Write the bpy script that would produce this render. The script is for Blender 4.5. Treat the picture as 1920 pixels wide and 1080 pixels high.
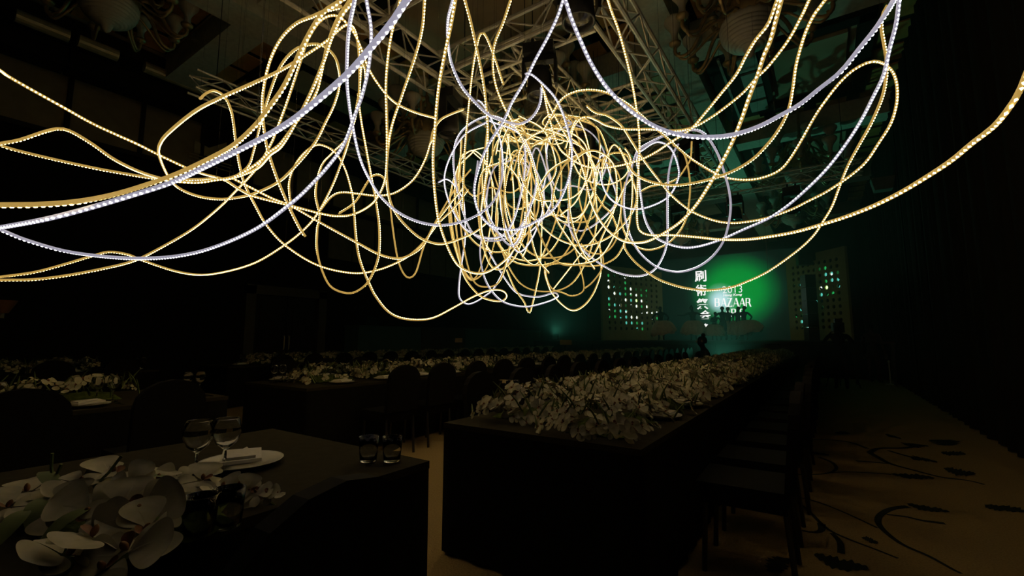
import bpy, math, random
from mathutils import Vector, Matrix, Quaternion
R = random.Random(7)
PI = math.pi
scn = bpy.context.scene
COL = scn.collection
for o in list(bpy.data.objects):
    bpy.data.objects.remove(o)

# ------------------------------------------------------------------ camera
FPX = 853.33                     # focal length in pixels of the 1920x1080 frame (16 mm on 36 mm)
EYE = Vector((0.0, 0.0, 1.25))
PITCH = math.atan((636 - 540) / FPX)
YAW = math.atan((1545 - 960) / FPX * math.cos(PITCH))
cam_d = bpy.data.cameras.new('camera')
cam_d.sensor_width = 36.0
cam_d.lens = 16.0
cam_d.clip_start = 0.02
cam_d.clip_end = 200
cam = bpy.data.objects.new('camera', cam_d)
COL.objects.link(cam)
cam.location = EYE
cam.rotation_euler = (PI / 2 + PITCH, 0, YAW)
scn.camera = cam
RM = cam.rotation_euler.to_matrix()
RIGHT, UP, FWD = RM @ Vector((1, 0, 0)), RM @ Vector((0, 1, 0)), RM @ Vector((0, 0, -1))

# ------------------------------------------------------------------ world, exposure
w = bpy.data.worlds.new('dark_hall')
scn.world = w
w.use_nodes = True
w.node_tree.nodes['Background'].inputs[0].default_value = (0.05, 0.05, 0.05, 1)
w.node_tree.nodes['Background'].inputs[1].default_value = 0.0
vs = scn.view_settings
vs.view_transform = 'Standard'
vs.look = 'None'
vs.gamma = 1.0
vs.use_curve_mapping = False
vs.exposure = 0.0
scn.cycles.max_bounces = 5
scn.cycles.use_light_tree = False      # thousands of diodes: picking by power is faster here
scn.cycles.adaptive_threshold = 0.02
scn.cycles.adaptive_min_samples = 16
scn.cycles.diffuse_bounces = 2
scn.cycles.glossy_bounces = 2
scn.cycles.transmission_bounces = 5
scn.cycles.caustics_reflective = False
scn.cycles.caustics_refractive = False
ROPE_CASING = 0.42               # glow of the silicone casing
ROPE_BEAD = 9.5                  # brightness of the diodes
ADDED_WASH = 280.0               # added green wash lamps that tint the far ceiling
STAGE_FRONT = 55.0              # faint warm spotlights from the far truss
SCREEN_GAIN = 1.0
HAZE = 0.013


def ray(x, y):
    return FWD + RIGHT * ((x - 960) / FPX) - UP * ((y - 540) / FPX)


def at(x, y, d):
    return EYE + ray(x, y) * d


def on_z(x, y, z):
    d = ray(x, y)
    return EYE + d * ((z - EYE.z) / d.z)


def on_y(x, y, Y):
    d = ray(x, y)
    return EYE + d * (Y / d.y)


def on_x(x, y, X):
    d = ray(x, y)
    return EYE + d * (X / d.x)


# ------------------------------------------------------------------ materials
def nt(name):
    m = bpy.data.materials.new(name)
    m.use_nodes = True
    n = m.node_tree
    return m, n, n.nodes['Principled BSDF']


def mat(name, c1, c2=None, scale=6.0, rough=0.7, metal=0.0, bump=0.0, detail=4.0, trans=0.0, coat=0.0, spec=0.5):
    m, n, b = nt(name)
    b.inputs['Roughness'].default_value = rough
    b.inputs['Metallic'].default_value = metal
    b.inputs['Transmission Weight'].default_value = trans
    b.inputs['Coat Weight'].default_value = coat
    b.inputs['Specular IOR Level'].default_value = spec
    c2 = c2 or tuple(0.75 * v for v in c1)
    tc = n.nodes.new('ShaderNodeTexCoord')
    nz = n.nodes.new('ShaderNodeTexNoise')
    nz.inputs['Scale'].default_value = scale
    nz.inputs['Detail'].default_value = detail
    cr = n.nodes.new('ShaderNodeValToRGB')
    cr.color_ramp.elements[0].position = 0.32
    cr.color_ramp.elements[1].position = 0.68
    cr.color_ramp.elements[0].color = (*c2, 1)
    cr.color_ramp.elements[1].color = (*c1, 1)
    n.links.new(tc.outputs['Object'], nz.inputs['Vector'])
    n.links.new(nz.outputs['Fac'], cr.inputs['Fac'])
    n.links.new(cr.outputs['Color'], b.inputs['Base Color'])
    if bump:
        bp = n.nodes.new('ShaderNodeBump')
        bp.inputs['Strength'].default_value = bump
        bp.inputs['Distance'].default_value = 0.02
        n.links.new(nz.outputs['Fac'], bp.inputs['Height'])
        n.links.new(bp.outputs['Normal'], b.inputs['Normal'])
    return m


def emit(name, col, strength, base=(0.5, 0.5, 0.5), rough=0.4, sampling=None):
    m, n, b = nt(name)
    b.inputs['Base Color'].default_value = (*base, 1)
    b.inputs['Roughness'].default_value = rough
    b.inputs['Emission Color'].default_value = (*col, 1)
    b.inputs['Emission Strength'].default_value = strength
    if sampling:
        m.cycles.emission_sampling = sampling
    return m


M = {}
M['carpet'] = mat('carpet_tan', (0.45, 0.32, 0.15), (0.33, 0.23, 0.10), 90, 0.95, bump=0.35, spec=0.1)
M['vine'] = mat('carpet_vine_dark', (0.035, 0.04, 0.035), (0.02, 0.025, 0.02), 90, 0.95, bump=0.3, spec=0.1)
M['wall_dark'] = mat('wall_dark_drape', (0.018, 0.015, 0.011), None, 3, 0.9, spec=0.1)
M['wall_panel'] = mat('wall_panel_fabric', (0.42, 0.35, 0.21), (0.36, 0.30, 0.18), 5, 0.85, spec=0.2)
M['wall_post'] = mat('wall_post_dark_wood', (0.02, 0.014, 0.009), None, 8, 0.6)
M['drape'] = mat('black_drape', (0.016, 0.016, 0.013), None, 3, 0.9, spec=0.1)
M['ceiling'] = mat('ceiling_paint_brown', (0.62, 0.50, 0.35), (0.50, 0.40, 0.275), 2, 0.9, spec=0.1)
M['plaster'] = mat('beam_plaster_grey', (0.74, 0.72, 0.62), (0.60, 0.585, 0.50), 14, 0.9, bump=0.15, spec=0.2)
M['gold_panel'] = mat('coffer_gold_wood', (0.75, 0.40, 0.13), (0.55, 0.28, 0.08), 4, 0.45)
M['dark_trim'] = mat('ceiling_trim_dark', (0.02, 0.017, 0.013), None, 6, 0.8, spec=0.2)
M['pale_panel'] = mat('hatch_panel_pale', (0.45, 0.50, 0.46), None, 8, 0.6)
M['gilt'] = mat('cove_gilt', (0.70, 0.60, 0.38), None, 6, 0.45, metal=0.3)
M['steel'] = mat('truss_aluminium', (0.88, 0.84, 0.75), (0.72, 0.68, 0.60), 12, 0.45, metal=0.35)
M['black_metal'] = mat('fixture_black', (0.018, 0.018, 0.018), None, 10, 0.45)
M['lens'] = mat('fixture_lens', (0.03, 0.032, 0.035), None, 4, 0.15)
M['brass'] = mat('chandelier_brass', (0.62, 0.46, 0.24), (0.40, 0.29, 0.15), 10, 0.4, metal=0.5)
M['frost'] = mat('chandelier_frosted_glass', (0.72, 0.68, 0.58), (0.62, 0.58, 0.49), 6, 0.55, trans=0.15)
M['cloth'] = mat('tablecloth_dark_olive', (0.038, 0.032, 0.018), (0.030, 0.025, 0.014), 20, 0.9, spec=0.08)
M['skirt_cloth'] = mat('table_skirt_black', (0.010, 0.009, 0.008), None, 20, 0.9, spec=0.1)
M['chair'] = mat('chair_cover_black', (0.008, 0.007, 0.006), None, 20, 0.85, spec=0.15)
M['chair_leg'] = mat('chair_leg_dark', (0.03, 0.025, 0.02), None, 20, 0.45)
M['petal'] = mat('orchid_petal_white', (0.50, 0.45, 0.31), (0.38, 0.35, 0.22), 30, 0.6, spec=0.3)
M['lip'] = mat('orchid_lip_ochre', (0.20, 0.05, 0.035), (0.28, 0.14, 0.04), 60, 0.6)
M['green'] = mat('orchid_leaf_green', (0.13, 0.17, 0.035), (0.07, 0.10, 0.02), 12, 0.6)
M['moss'] = mat('moss_green', (0.10, 0.13, 0.03), (0.05, 0.07, 0.015), 30, 0.95, bump=0.6, spec=0.1)
M['china'] = mat('plate_china', (0.72, 0.69, 0.62), (0.68, 0.65, 0.58), 6, 0.12)
M['linen'] = mat('napkin_linen', (0.66, 0.62, 0.54), (0.60, 0.56, 0.48), 40, 0.9, bump=0.1, spec=0.2)
M['cutlery'] = mat('cutlery_steel', (0.6, 0.6, 0.58), None, 8, 0.15, metal=1.0)
M['stage_black'] = mat('stage_black', (0.012, 0.013, 0.012), None, 4, 0.7, spec=0.2)
M['panel_cream'] = mat('perforated_panel_cream', (0.42, 0.38, 0.17), (0.37, 0.33, 0.15), 3, 0.8, spec=0.2)
M['teal'] = mat('desk_front_teal', (0.06, 0.13, 0.12), (0.05, 0.11, 0.10), 3, 0.8)
M['brown'] = mat('desk_front_brown', (0.07, 0.05, 0.03), None, 3, 0.8)
M['card'] = mat('sign_card_tan', (0.50, 0.36, 0.18), None, 3, 0.8)
M['skin'] = mat('person_skin', (0.35, 0.20, 0.13), None, 6, 0.6)
M['suit'] = mat('dark_clothing', (0.02, 0.02, 0.022), None, 20, 0.85, spec=0.2)
M['red_top'] = mat('dull_red_clothing', (0.12, 0.035, 0.03), None, 20, 0.85)
M['hair'] = mat('black_hair', (0.012, 0.010, 0.009), None, 30, 0.6)
M['tutu'] = mat('dress_tulle_beige', (0.62, 0.45, 0.28), (0.5, 0.35, 0.22), 9, 0.9, spec=0.1)
M['door'] = mat('door_dark_wood', (0.035, 0.022, 0.013), (0.02, 0.012, 0.008), 6, 0.3)
M['doorframe'] = mat('door_frame_brown', (0.10, 0.08, 0.05), None, 4, 0.6)
M['amber'] = mat('sconce_shade_amber', (0.40, 0.17, 0.06), None, 4, 0.7)
g, n, b = nt('clear_glass')
b.inputs['Base Color'].default_value = (1, 1, 1, 1)
b.inputs['Roughness'].default_value = 0.02
b.inputs['Transmission Weight'].default_value = 1.0
b.inputs['IOR'].default_value = 1.45
M['glass'] = g
M['warm_casing'] = emit('rope_casing_warm', (1.0, 0.62, 0.15), ROPE_CASING, (0.5, 0.4, 0.2))
M['cool_casing'] = emit('rope_casing_cool', (0.84, 0.80, 1.0), ROPE_CASING * 0.95, (0.5, 0.5, 0.55))
M['warm_bead'] = emit('rope_diode_warm', (1.0, 0.74, 0.28), ROPE_BEAD, (0.8, 0.7, 0.4))
M['cool_bead'] = emit('rope_diode_cool', (0.92, 0.92, 1.0), ROPE_BEAD * 0.5, (0.8, 0.8, 0.85))
M['lit_white'] = emit('lit_disc_white', (0.85, 1.0, 0.95), 1.7)  # self-glowing discs stand in for light coming through the panel holes
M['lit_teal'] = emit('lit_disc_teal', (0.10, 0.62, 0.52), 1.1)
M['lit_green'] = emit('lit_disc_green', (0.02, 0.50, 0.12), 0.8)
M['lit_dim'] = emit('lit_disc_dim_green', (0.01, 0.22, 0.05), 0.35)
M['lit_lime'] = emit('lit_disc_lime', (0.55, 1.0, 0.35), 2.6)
M['text_white'] = emit('screen_lettering', (0.92, 0.90, 0.88), 1.3)


# ------------------------------------------------------------------ mesh helpers
class MB:
    def __init__(self):
        self.v, self.f, self.m, self.cur = [], [], [], 0

    def add(self, vs_, fs_):
        k = len(self.v)
        self.v += [tuple(p) for p in vs_]
        for f in fs_:
            self.f.append(tuple(i + k for i in f))
            self.m.append(self.cur)

    def box(self, c, s, rz=0.0, mtx=None):
        x, y, z = s[0] / 2, s[1] / 2, s[2] / 2
        pts = [Vector(p) for p in ((-x, -y, -z), (x, -y, -z), (x, y, -z), (-x, y, -z), (-x, -y, z), (x, -y, z), (x, y, z), (-x, y, z))]
        rot = mtx or Matrix.Rotation(rz, 3, 'Z')
        self.add([rot @ p + Vector(c) for p in pts],
                 [(3, 2, 1, 0), (4, 5, 6, 7), (0, 1, 5, 4), (1, 2, 6, 5), (2, 3, 7, 6), (3, 0, 4, 7)])

    def tube(self, pts, r, k=8, closed=True):
        pts = [Vector(p) for p in pts]
        fr = frames(pts)
        rr = r if isinstance(r, (list, tuple)) else [r] * len(pts)
        vs_ = []
        for p, (t, a, b_), q in zip(pts, fr, rr):
            for i in range(k):
                an = 2 * PI * i / k
                vs_.append(p + (a * math.cos(an) + b_ * math.sin(an)) * q)
        fs_ = []
        for j in range(len(pts) - 1):
            for i in range(k):
                fs_.append((j * k + i, j * k + (i + 1) % k, (j + 1) * k + (i + 1) % k, (j + 1) * k + i))
        if closed:
            fs_.append(tuple(reversed(range(k))))
            fs_.append(tuple((len(pts) - 1) * k + i for i in range(k)))
        self.add(vs_, fs_)

    def lathe(self, prof, k=16, c=(0, 0, 0), flute=0.0, nf=0):
        vs_ = []
        for r, z in prof:
            for i in range(k):
                an = 2 * PI * i / k
                q = r * (1 + flute * math.cos(nf * an)) if nf else r
                vs_.append((c[0] + q * math.cos(an), c[1] + q * math.sin(an), c[2] + z))
        fs_ = []
        for j in range(len(prof) - 1):
            for i in range(k):
                fs_.append((j * k + i, j * k + (i + 1) % k, (j + 1) * k + (i + 1) % k, (j + 1) * k + i))
        self.add(vs_, fs_)

    def grid(self, fn, nu, nv):
        vs_ = [fn(i / nu, j / nv) for j in range(nv + 1) for i in range(nu + 1)]
        fs_ = [(j * (nu + 1) + i, j * (nu + 1) + i + 1, (j + 1) * (nu + 1) + i + 1, (j + 1) * (nu + 1) + i)
               for j in range(nv) for i in range(nu)]
        self.add(vs_, fs_)

    def poly(self, pts, t, axis):
        # closed outline pts (list of Vector), extruded by vector axis*t
        k = len(pts)
        a = [Vector(p) for p in pts]
        b_ = [p + axis * t for p in a]
        self.add(a + b_, [tuple(reversed(range(k))), tuple(range(k, 2 * k))] +
                 [(i, (i + 1) % k, (i + 1) % k + k, i + k) for i in range(k)])

    def mesh(self, name, mats, smooth=False):
        me = bpy.data.meshes.new(name)
        me.from_pydata(self.v, [], self.f)
        for m in (mats if isinstance(mats, (list, tuple)) else [mats]):
            me.materials.append(m)
        if any(self.m):
            me.polygons.foreach_set('material_index', self.m)
        if smooth:
            me.polygons.foreach_set('use_smooth', [True] * len(me.polygons))
        me.update()
        return me

    def obj(self, name, mats, parent=None, loc=(0, 0, 0), smooth=False):
        return put(name, self.mesh(name, mats, smooth), parent, loc)


def frames(pts):
    out = []
    a = None
    n_ = len(pts)
    for i in range(n_):
        t = pts[min(i + 1, n_ - 1)] - pts[max(i - 1, 0)]
        t = t.normalized() if t.length > 1e-9 else Vector((0, 0, 1))
        if a is None:
            ref = Vector((0, 0, 1)) if abs(t.z) < 0.9 else Vector((1, 0, 0))
            a = (ref - t * ref.dot(t)).normalized()
        else:
            a = (a - t * a.dot(t))
            a = a.normalized() if a.length > 1e-6 else Vector((1, 0, 0))
        out.append((t, a, t.cross(a)))
    return out


def put(name, me, parent=None, loc=(0, 0, 0), rot=None):
    o = bpy.data.objects.new(name, me)
    COL.objects.link(o)
    o.location = loc
    if rot is not None:
        o.rotation_euler = rot
    if parent is not None:
        o.parent = parent
    return o


def tag(o, label, cat, group=None):
    o['label'] = label
    o['category'] = cat
    if group:
        o['group'] = group
    return o


def thing(name, label, cat, loc=(0, 0, 0), rz=0.0, group=None):
    o = put(name, None, None, loc, (0, 0, rz))
    o.empty_display_size = 0.1
    return tag(o, label, cat, group)


def struct(o):
    o['kind'] = 'structure'
    return o


def dup(root, loc=None, rz=None, label=None, group=None, parent=None):
    c = root.copy()
    COL.objects.link(c)
    c.parent = parent
    if loc is not None:
        c.location = loc
    if rz is not None:
        c.rotation_euler = (0, 0, rz)
    if label:
        c['label'] = label
    if group:
        c['group'] = group
    for ch in KIDS.get(root.name, []):
        k = ch.copy()
        COL.objects.link(k)
        k.parent = c
        for g_ in KIDS.get(ch.name, []):
            q = g_.copy()
            COL.objects.link(q)
            q.parent = k
    return c


KIDS = {}


def part(parent, name, mb, mats, smooth=False, loc=(0, 0, 0), label=None):
    o = mb.obj(name, mats, parent, loc, smooth)
    KIDS.setdefault(parent.name, []).append(o)
    if label:
        o['label'] = label
    return o


ORD = ['first', 'second', 'third', 'fourth', 'fifth', 'sixth', 'seventh', 'eighth', 'ninth', 'tenth', 'eleventh', 'twelfth',
       'thirteenth', 'fourteenth', 'fifteenth', 'sixteenth', 'seventeenth', 'eighteenth', 'nineteenth', 'twentieth',
       'twenty-first', 'twenty-second', 'twenty-third', 'twenty-fourth', 'twenty-fifth', 'twenty-sixth', 'twenty-seventh',
       'twenty-eighth', 'twenty-ninth', 'thirtieth']


def spline(pts, step):
    """Catmull-Rom through 3-D points, resampled at an even step."""
    p = [2 * pts[0] - pts[1]] + list(pts) + [2 * pts[-1] - pts[-2]]
    raw = []
    for i in range(1, len(p) - 2):
        a, b_, c, d = p[i - 1], p[i], p[i + 1], p[i + 2]
        nseg = max(6, int((c - b_).length / step * 1.2))
        nseg = min(nseg, 90)
        for k in range(nseg):
            t = k / nseg
            raw.append(0.5 * ((2 * b_) + (c - a) * t + (2 * a - 5 * b_ + 4 * c - d) * t * t + (3 * b_ - a - 3 * c + d) * t ** 3))
    raw.append(pts[-1].copy())
    out = [raw[0]]
    acc = 0.0
    for i in range(1, len(raw)):
        seg = raw[i] - raw[i - 1]
        L = seg.length
        pos = step - acc
        while pos <= L and L > 0:
            out.append(raw[i - 1] + seg * (pos / L))
            pos += step
        acc = (acc + L) % step
    return out


# ================================================================== THE SETTING
XL, XR, YF, YB, ZC = -13.0, 1.9, -3.5, 28.0, 7.2
m = MB(); m.box(((XL + XR) / 2, (YF + YB) / 2, -0.06), (XR - XL + 0.6, YB - YF + 0.6, 0.12))
floor = struct(m.obj('floor', M['carpet']))
m = MB(); m.box(((XL + XR) / 2, (YF + YB) / 2, ZC + 0.1), (XR - XL + 0.6, YB - YF + 0.6, 0.2))
ceiling = struct(m.obj('ceiling', M['ceiling']))
m = MB(); m.box((XL - 0.15, (YF + YB) / 2, ZC / 2), (0.3, YB - YF, ZC))
wall_left = struct(m.obj('wall_left', M['wall_dark']))
m = MB(); m.box((XR + 0.15, (YF + YB) / 2, ZC / 2), (0.3, YB - YF, ZC))
wall_right = struct(m.obj('wall_right', M['drape']))
m = MB(); m.box(((XL + XR) / 2, YB + 0.15, ZC / 2), (XR - XL, 0.3, ZC))
wall_back = struct(m.obj('wall_back', M['stage_black']))
m = MB(); m.box(((XL + XR) / 2, YF - 0.15, ZC / 2), (XR - XL, 0.3, ZC))
wall_front = struct(m.obj('wall_front', M['wall_dark']))


def sub(parent, name, mb, mats, smooth=False):
    return mb.obj(name, mats, parent, (0, 0, 0), smooth)


# black drapes along the right wall: one hanging panel per 2.4 m
k = 0
y0 = -3.4
while y0 < YB - 2.0:
    m = MB()
    L = 2.4
    ph = R.uniform(0, 6)

    def fn(u, v, y0=y0, ph=ph):
        y = y0 + u * L
        fold = 0.07 * math.sin(y * 17 + ph) + 0.03 * math.sin(y * 41 + 2 * ph)
        return (1.70 + fold * (0.5 + 0.5 * v) - 0.04 * (1 - v), y, 0.01 + (1 - v) * 6.9)
    m.grid(fn, 48, 6)
    d = m.obj('drape_panel', M['drape'], wall_right, smooth=True)
    y0 += L
    k += 1

# left wall: fabric panels of the upper band between dark posts, a ledge below
m = MB(); m.box((XL + 0.05, (YF + YB) / 2, 5.50), (0.16, YB - YF, 0.10)); sub(wall_left, 'ledge', m, M['wall_post'])
m = MB(); m.box((XL + 0.03, (YF + YB) / 2, 6.99), (0.12, YB - YF, 0.08)); sub(wall_left, 'top_rail', m, M['wall_post'])
yy = 1.02 - 1.26 * 3
pm_ = MB(); pm_.box((0, 0, 0), (0.05, 1.17, 1.38)); pmesh = pm_.mesh('panel', M['wall_panel'])
qm_ = MB(); qm_.box((0, 0, 0), (0.10, 0.08, 1.40)); qmesh = qm_.mesh('post', M['wall_post'])
i = 0
while yy < 26:
    put('post', qmesh, wall_left, (XL + 0.05, yy, 6.25))
    if not (4.4 < yy + 0.63 < 5.6):
        put('panel', pmesh, wall_left, (XL + 0.025, yy + 0.63, 6.25))
    yy += 1.26
# the niche with a pale blind and rails
m = MB(); m.box((XL + 0.02, 5.02, 6.25), (0.04, 1.17, 1.38)); sub(wall_left, 'niche_back', m, M['dark_trim'])
m = MB(); m.poly([Vector((XL + 0.06, 4.62, 5.95)), Vector((XL + 0.06, 5.36, 6.0)), Vector((XL + 0.06, 5.36, 6.5)), Vector((XL + 0.06, 4.95, 6.2)), Vector((XL + 0.06, 4.62, 6.28))], 0.03, Vector((1, 0, 0)))
sub(wall_left, 'niche_blind', m, M['gilt'])
for zz in (5.72, 5.82, 5.9):
    m = MB(); m.tube([(XL + 0.10, 4.5, zz), (XL + 0.10, 5.54, zz)], 0.015, 6); sub(wall_left, 'niche_rail', m, M['gilt'])
# lower wall: tall fabric strips
sm = MB(); sm.box((0, 0, 0), (0.04, 0.86, 1.55)); smesh = sm.mesh('wall_strip', mat('wall_strip_brown', (0.22, 0.18, 0.11), None, 4, 0.85))
yy = 9.0
while yy < 27:
    put('wall_strip', smesh, wall_left, (XL + 0.02, yy, 4.62))
    yy += 0.92
# gilded cove segments under the ceiling
for (a, b_) in ((1.18, 1.86), (1.98, 2.56), (2.98, 4.55), (4.75, 6.3), (6.55, 8.2), (8.45, 10.2)):
    m = MB(); m.tube([(-11.10, a, 6.77), (-11.10, b_, 6.77)], 0.11, 14)
    sub(ceiling, 'cove_segment', m, M['gilt'])
m = MB(); m.box((-11.40, (YF + YB) / 2, 6.99), (0.60, YB - YF, 0.28)); sub(ceiling, 'cove_bulkhead', m, M['dark_trim'])
m = MB(); m.box((XL + 0.6, (YF + YB) / 2, 7.05), (1.2, YB - YF, 0.28)); sub(ceiling, 'cove_soffit', m, M['dark_trim'])

# door in the left wall
door = put('door_1', None, None, (XL, 7.3, 0)); struct(door)
for yv in (-1.08, 1.08):
    m = MB(); m.box((0.08, yv, 1.36), (0.16, 0.26, 2.72)); sub(door, 'jamb', m, M['doorframe'])
m = MB(); m.box((0.08, 0, 2.62), (0.16, 2.42, 0.26)); sub(door, 'lintel', m, M['doorframe'])
for yv in (-0.475, 0.475):
    m = MB(); m.box((0.03, yv, 1.24), (0.05, 0.93, 2.48))
    lf = m.obj('door_leaf', M['door'], door)
    for zc, hh in ((0.7, 0.9), (1.8, 1.0)):
        m = MB(); m.box((0.065, yv, zc), (0.03, 0.62, hh)); m.obj('door_panel', M['door'], lf)
    m = MB(); m.tube([(0.09, yv * 0.15, 0.95), (0.12, yv * 0.15, 1.0), (0.12, yv * 0.15, 1.3), (0.09, yv * 0.15, 1.35)], 0.015, 6); m.obj('door_handle', M['gilt'], lf)

# ceiling beams and coffers
bx_ = [(-12.0, 0.5), (-7.6, 0.6), (-2.07, 0.66)]
for X, wd in bx_:
    ylist = [YF, 2.0, 6.35, 11.4, 16.4, 21.5, YB]
    for a, b_ in zip(ylist[:-1], ylist[1:]):
        m = MB(); m.box((X, (a + b_) / 2, 6.85), (wd, b_ - a - 0.025, 0.70)); sub(ceiling, 'beam_slab', m, M['plaster'] if X > -11 else M['dark_trim'])
for Y in (-1.2, 3.6, 8.75, 13.95, 19.1, 24.2):
    for a, b_ in ((-11.08, -7.92), (-7.28, -2.42), (-1.72, 1.85)):
        m = MB(); m.box(((a + b_) / 2, Y, 6.93), (b_ - a, 0.55, 0.50)); sub(ceiling, 'cross_beam', m, M['plaster'])
cell_y = [(-0.9, 3.3), (3.9, 8.45), (9.05, 13.65), (14.25, 18.8), (19.4, 23.9)]
cell_x = [(-11.05, -7.95), (-7.25, -2.45), (-1.70, 1.85)]
gp = MB(); gp.box((0, 0, 0), (0.62, 0.62, 0.03)); gpm = gp.mesh('gold_panel', M['gold_panel'])
for (a, b_) in cell_x:
    for (c, d) in cell_y:
        # dark backing strip and a row of gold panels round the coffer, dark stepped frame inside it
        for s_ in (0, 1):
            m = MB(); m.box(((a + b_) / 2, (c + 0.34) if s_ == 0 else (d - 0.34), 7.19), (b_ - a, 0.66, 0.02)); sub(ceiling, 'coffer_border', m, M['dark_trim'])
            m = MB(); m.box(((a + 0.34) if s_ == 0 else (b_ - 0.34), (c + d) / 2, 7.19), (0.66, d - c, 0.016)); sub(ceiling, 'coffer_border', m, M['dark_trim'])
            m = MB(); m.box(((a + b_) / 2, (c + 0.82) if s_ == 0 else (d - 0.82), 7.10), (b_ - a - 1.4, 0.26, 0.2)); sub(ceiling, 'coffer_frame', m, M['dark_trim'])
            m = MB(); m.box(((a + 0.82) if s_ == 0 else (b_ - 0.82), (c + d) / 2, 7.10), (0.26, d - c - 1.4, 0.2)); sub(ceiling, 'coffer_frame', m, M['dark_trim'])
        nx = int((b_ - a) / 0.76)
        for i in range(nx):
            for yv in (c + 0.36, d - 0.36):
                put('gold_panel', gpm, ceiling, (a + (i + .5) * (b_ - a) / nx, yv, 7.165))
        ny = int((d - c - 1.4) / 0.76)
        for i in range(ny):
            for xv in (a + .36, b_ - .36):
                put('gold_panel', gpm, ceiling, (xv, c + .7 + (i + .5) * (d - c - 1.4) / ny, 7.165))
        m = MB(); m.box(((a + b_) / 2, (c + d) / 2, 7.13), ((b_ - a - 2.2), (d - c) * 0.45, 0.08)); sub(ceiling, 'coffer_centre', m, M['ceiling'])
# service hatch with pale panels beside the right-hand beam
for (c, d) in ((9.25, 12.4), (14.5, 17.6)):
    m = MB(); m.box((-1.15, (c + d) / 2, 6.86), (1.05, d - c, 0.08)); sub(ceiling, 'hatch_frame', m, M['dark_trim'])
    nn = 4
    for i in range(nn):
        y = c + 0.25 + (i + 0.5) * (d - c - 0.5) / nn
        m = MB(); m.box((-0.93, y, 6.80), (0.36, (d - c - 0.5) / nn - 0.12, 0.06)); sub(ceiling, 'hatch_panel', m, M['pale_panel'])
    m = MB(); m.box((-1.40, (c + d) / 2, 6.80), (0.05, d - c - 0.2, 0.05)); sub(ceiling, 'hatch_rail', m, M['pale_panel'])

# carpet vines, woven flat into the carpet
def cz(px, py):
    return on_z(1440 + px / 4, 810 + py / 4, 0.0)


def ribbon(pts, w0, w1):
    P = [cz(*p) for p in pts]
    S = spline(P, 0.04)
    mb = MB(); vs_ = []
    for i, p in enumerate(S):
        t = (S[min(i + 1, len(S) - 1)] - S[max(0, i - 1)])
        t.normalize()
        nrm = Vector((-t.y, t.x, 0))
        wv = (w0 + (w1 - w0) * i / len(S)) / 2
        vs_ += [p + nrm * wv + Vector((0, 0, 0.002)), p - nrm * wv + Vector((0, 0, 0.002))]
    mb.add(vs_, [(2 * i, 2 * i + 1, 2 * i + 3, 2 * i + 2) for i in range(len(S) - 1)])
    sub(floor, 'carpet_vine', mb, M['vine'])


VINES = [([(1050, 560), (920, 580), (830, 640), (850, 720), (1000, 840), (1200, 930), (1400, 1040), (1500, 1085)], .05, .02),
         ([(890, 620), (1050, 640), (1150, 665), (1330, 688)], .02, .05), ([(130, 470), (350, 520), (560, 600), (840, 730)], .02, .02),
         ([(150, 470), (300, 590), (400, 690), (480, 750), (640, 820), (800, 880), (1000, 960)], .03, .02),
         ([(400, 690), (400, 740), (330, 755), (200, 725)], .05, .02), ([(480, 760), (540, 830), (550, 930)], .03, .04),
         ([(200, 320), (420, 315), (510, 280), (480, 230), (370, 185)], .02, .04), ([(430, 310), (600, 300), (800, 310), (930, 320)], .02, .03),
         ([(760, 155), (830, 125), (1000, 122), (1100, 110)], .06, .05), ([(760, 155), (840, 200), (920, 240), (1100, 290), (1300, 340), (1500, 365), (1640, 400)], .06, .03),
         ([(660, 218), (800, 228), (920, 240)], .05, .03), ([(900, 140), (1020, 175), (1130, 205)], .04, .05), ([(200, 65), (400, 58), (600, 75), (760, 130)], .03, .05)]
for v in VINES:
    ribbon(*v)
LEAVES = [(1040, 540, 1360, 610, .10), (920, 315, 1260, 355, .13), (340, 930, 750, 1040, .12), (-20, 1040, 180, 960, .08), (700, 800, 830, 830, .06),
          (1630, 545, 1920, 610, .14), (1310, 280, 1560, 320, .2), (310, 165, 440, 165, .12), (1050, 110, 1180, 100, .16), (1080, 205, 1250, 215, .16),
          (1210, 60, 1420, 100, .3), (1300, 150, 1480, 175, .2), (500, 5, 620, 15, .16), (900, 35, 980, 40, .2)]
for (xa, ya, xb, yb, wd) in LEAVES:
    a, b_ = cz(xa, ya), cz(xb, yb)
    t = (b_ - a); L = t.length; t.normalize(); nrm = Vector((-t.y, t.x, 0))
    up_, dn_ = [], []
    N_ = 36
    for i in range(N_):
        u = i / (N_ - 1)
        e = math.sin(PI * u) ** 0.6 * wd * (0.72 + 0.16 * math.sin(u * 47 + xa) + 0.12 * math.sin(u * 21 + ya))
        off = nrm * wd * .25 * math.sin(u * 5 + xb)
        up_.append(a + t * L * u + off + nrm * e + Vector((0, 0, 0.003))); dn_.append(a + t * L * u + off - nrm * e * 0.8 + Vector((0, 0, 0.003)))
    mb = MB(); mb.add(up_ + dn_, [(i, i + N_, i + N_ + 1, i + 1) for i in range(N_ - 1)])
    sub(floor, 'carpet_leaf', mb, M['vine'])

# ================================================================== TRUSSES
BAY = 0.36


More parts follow.
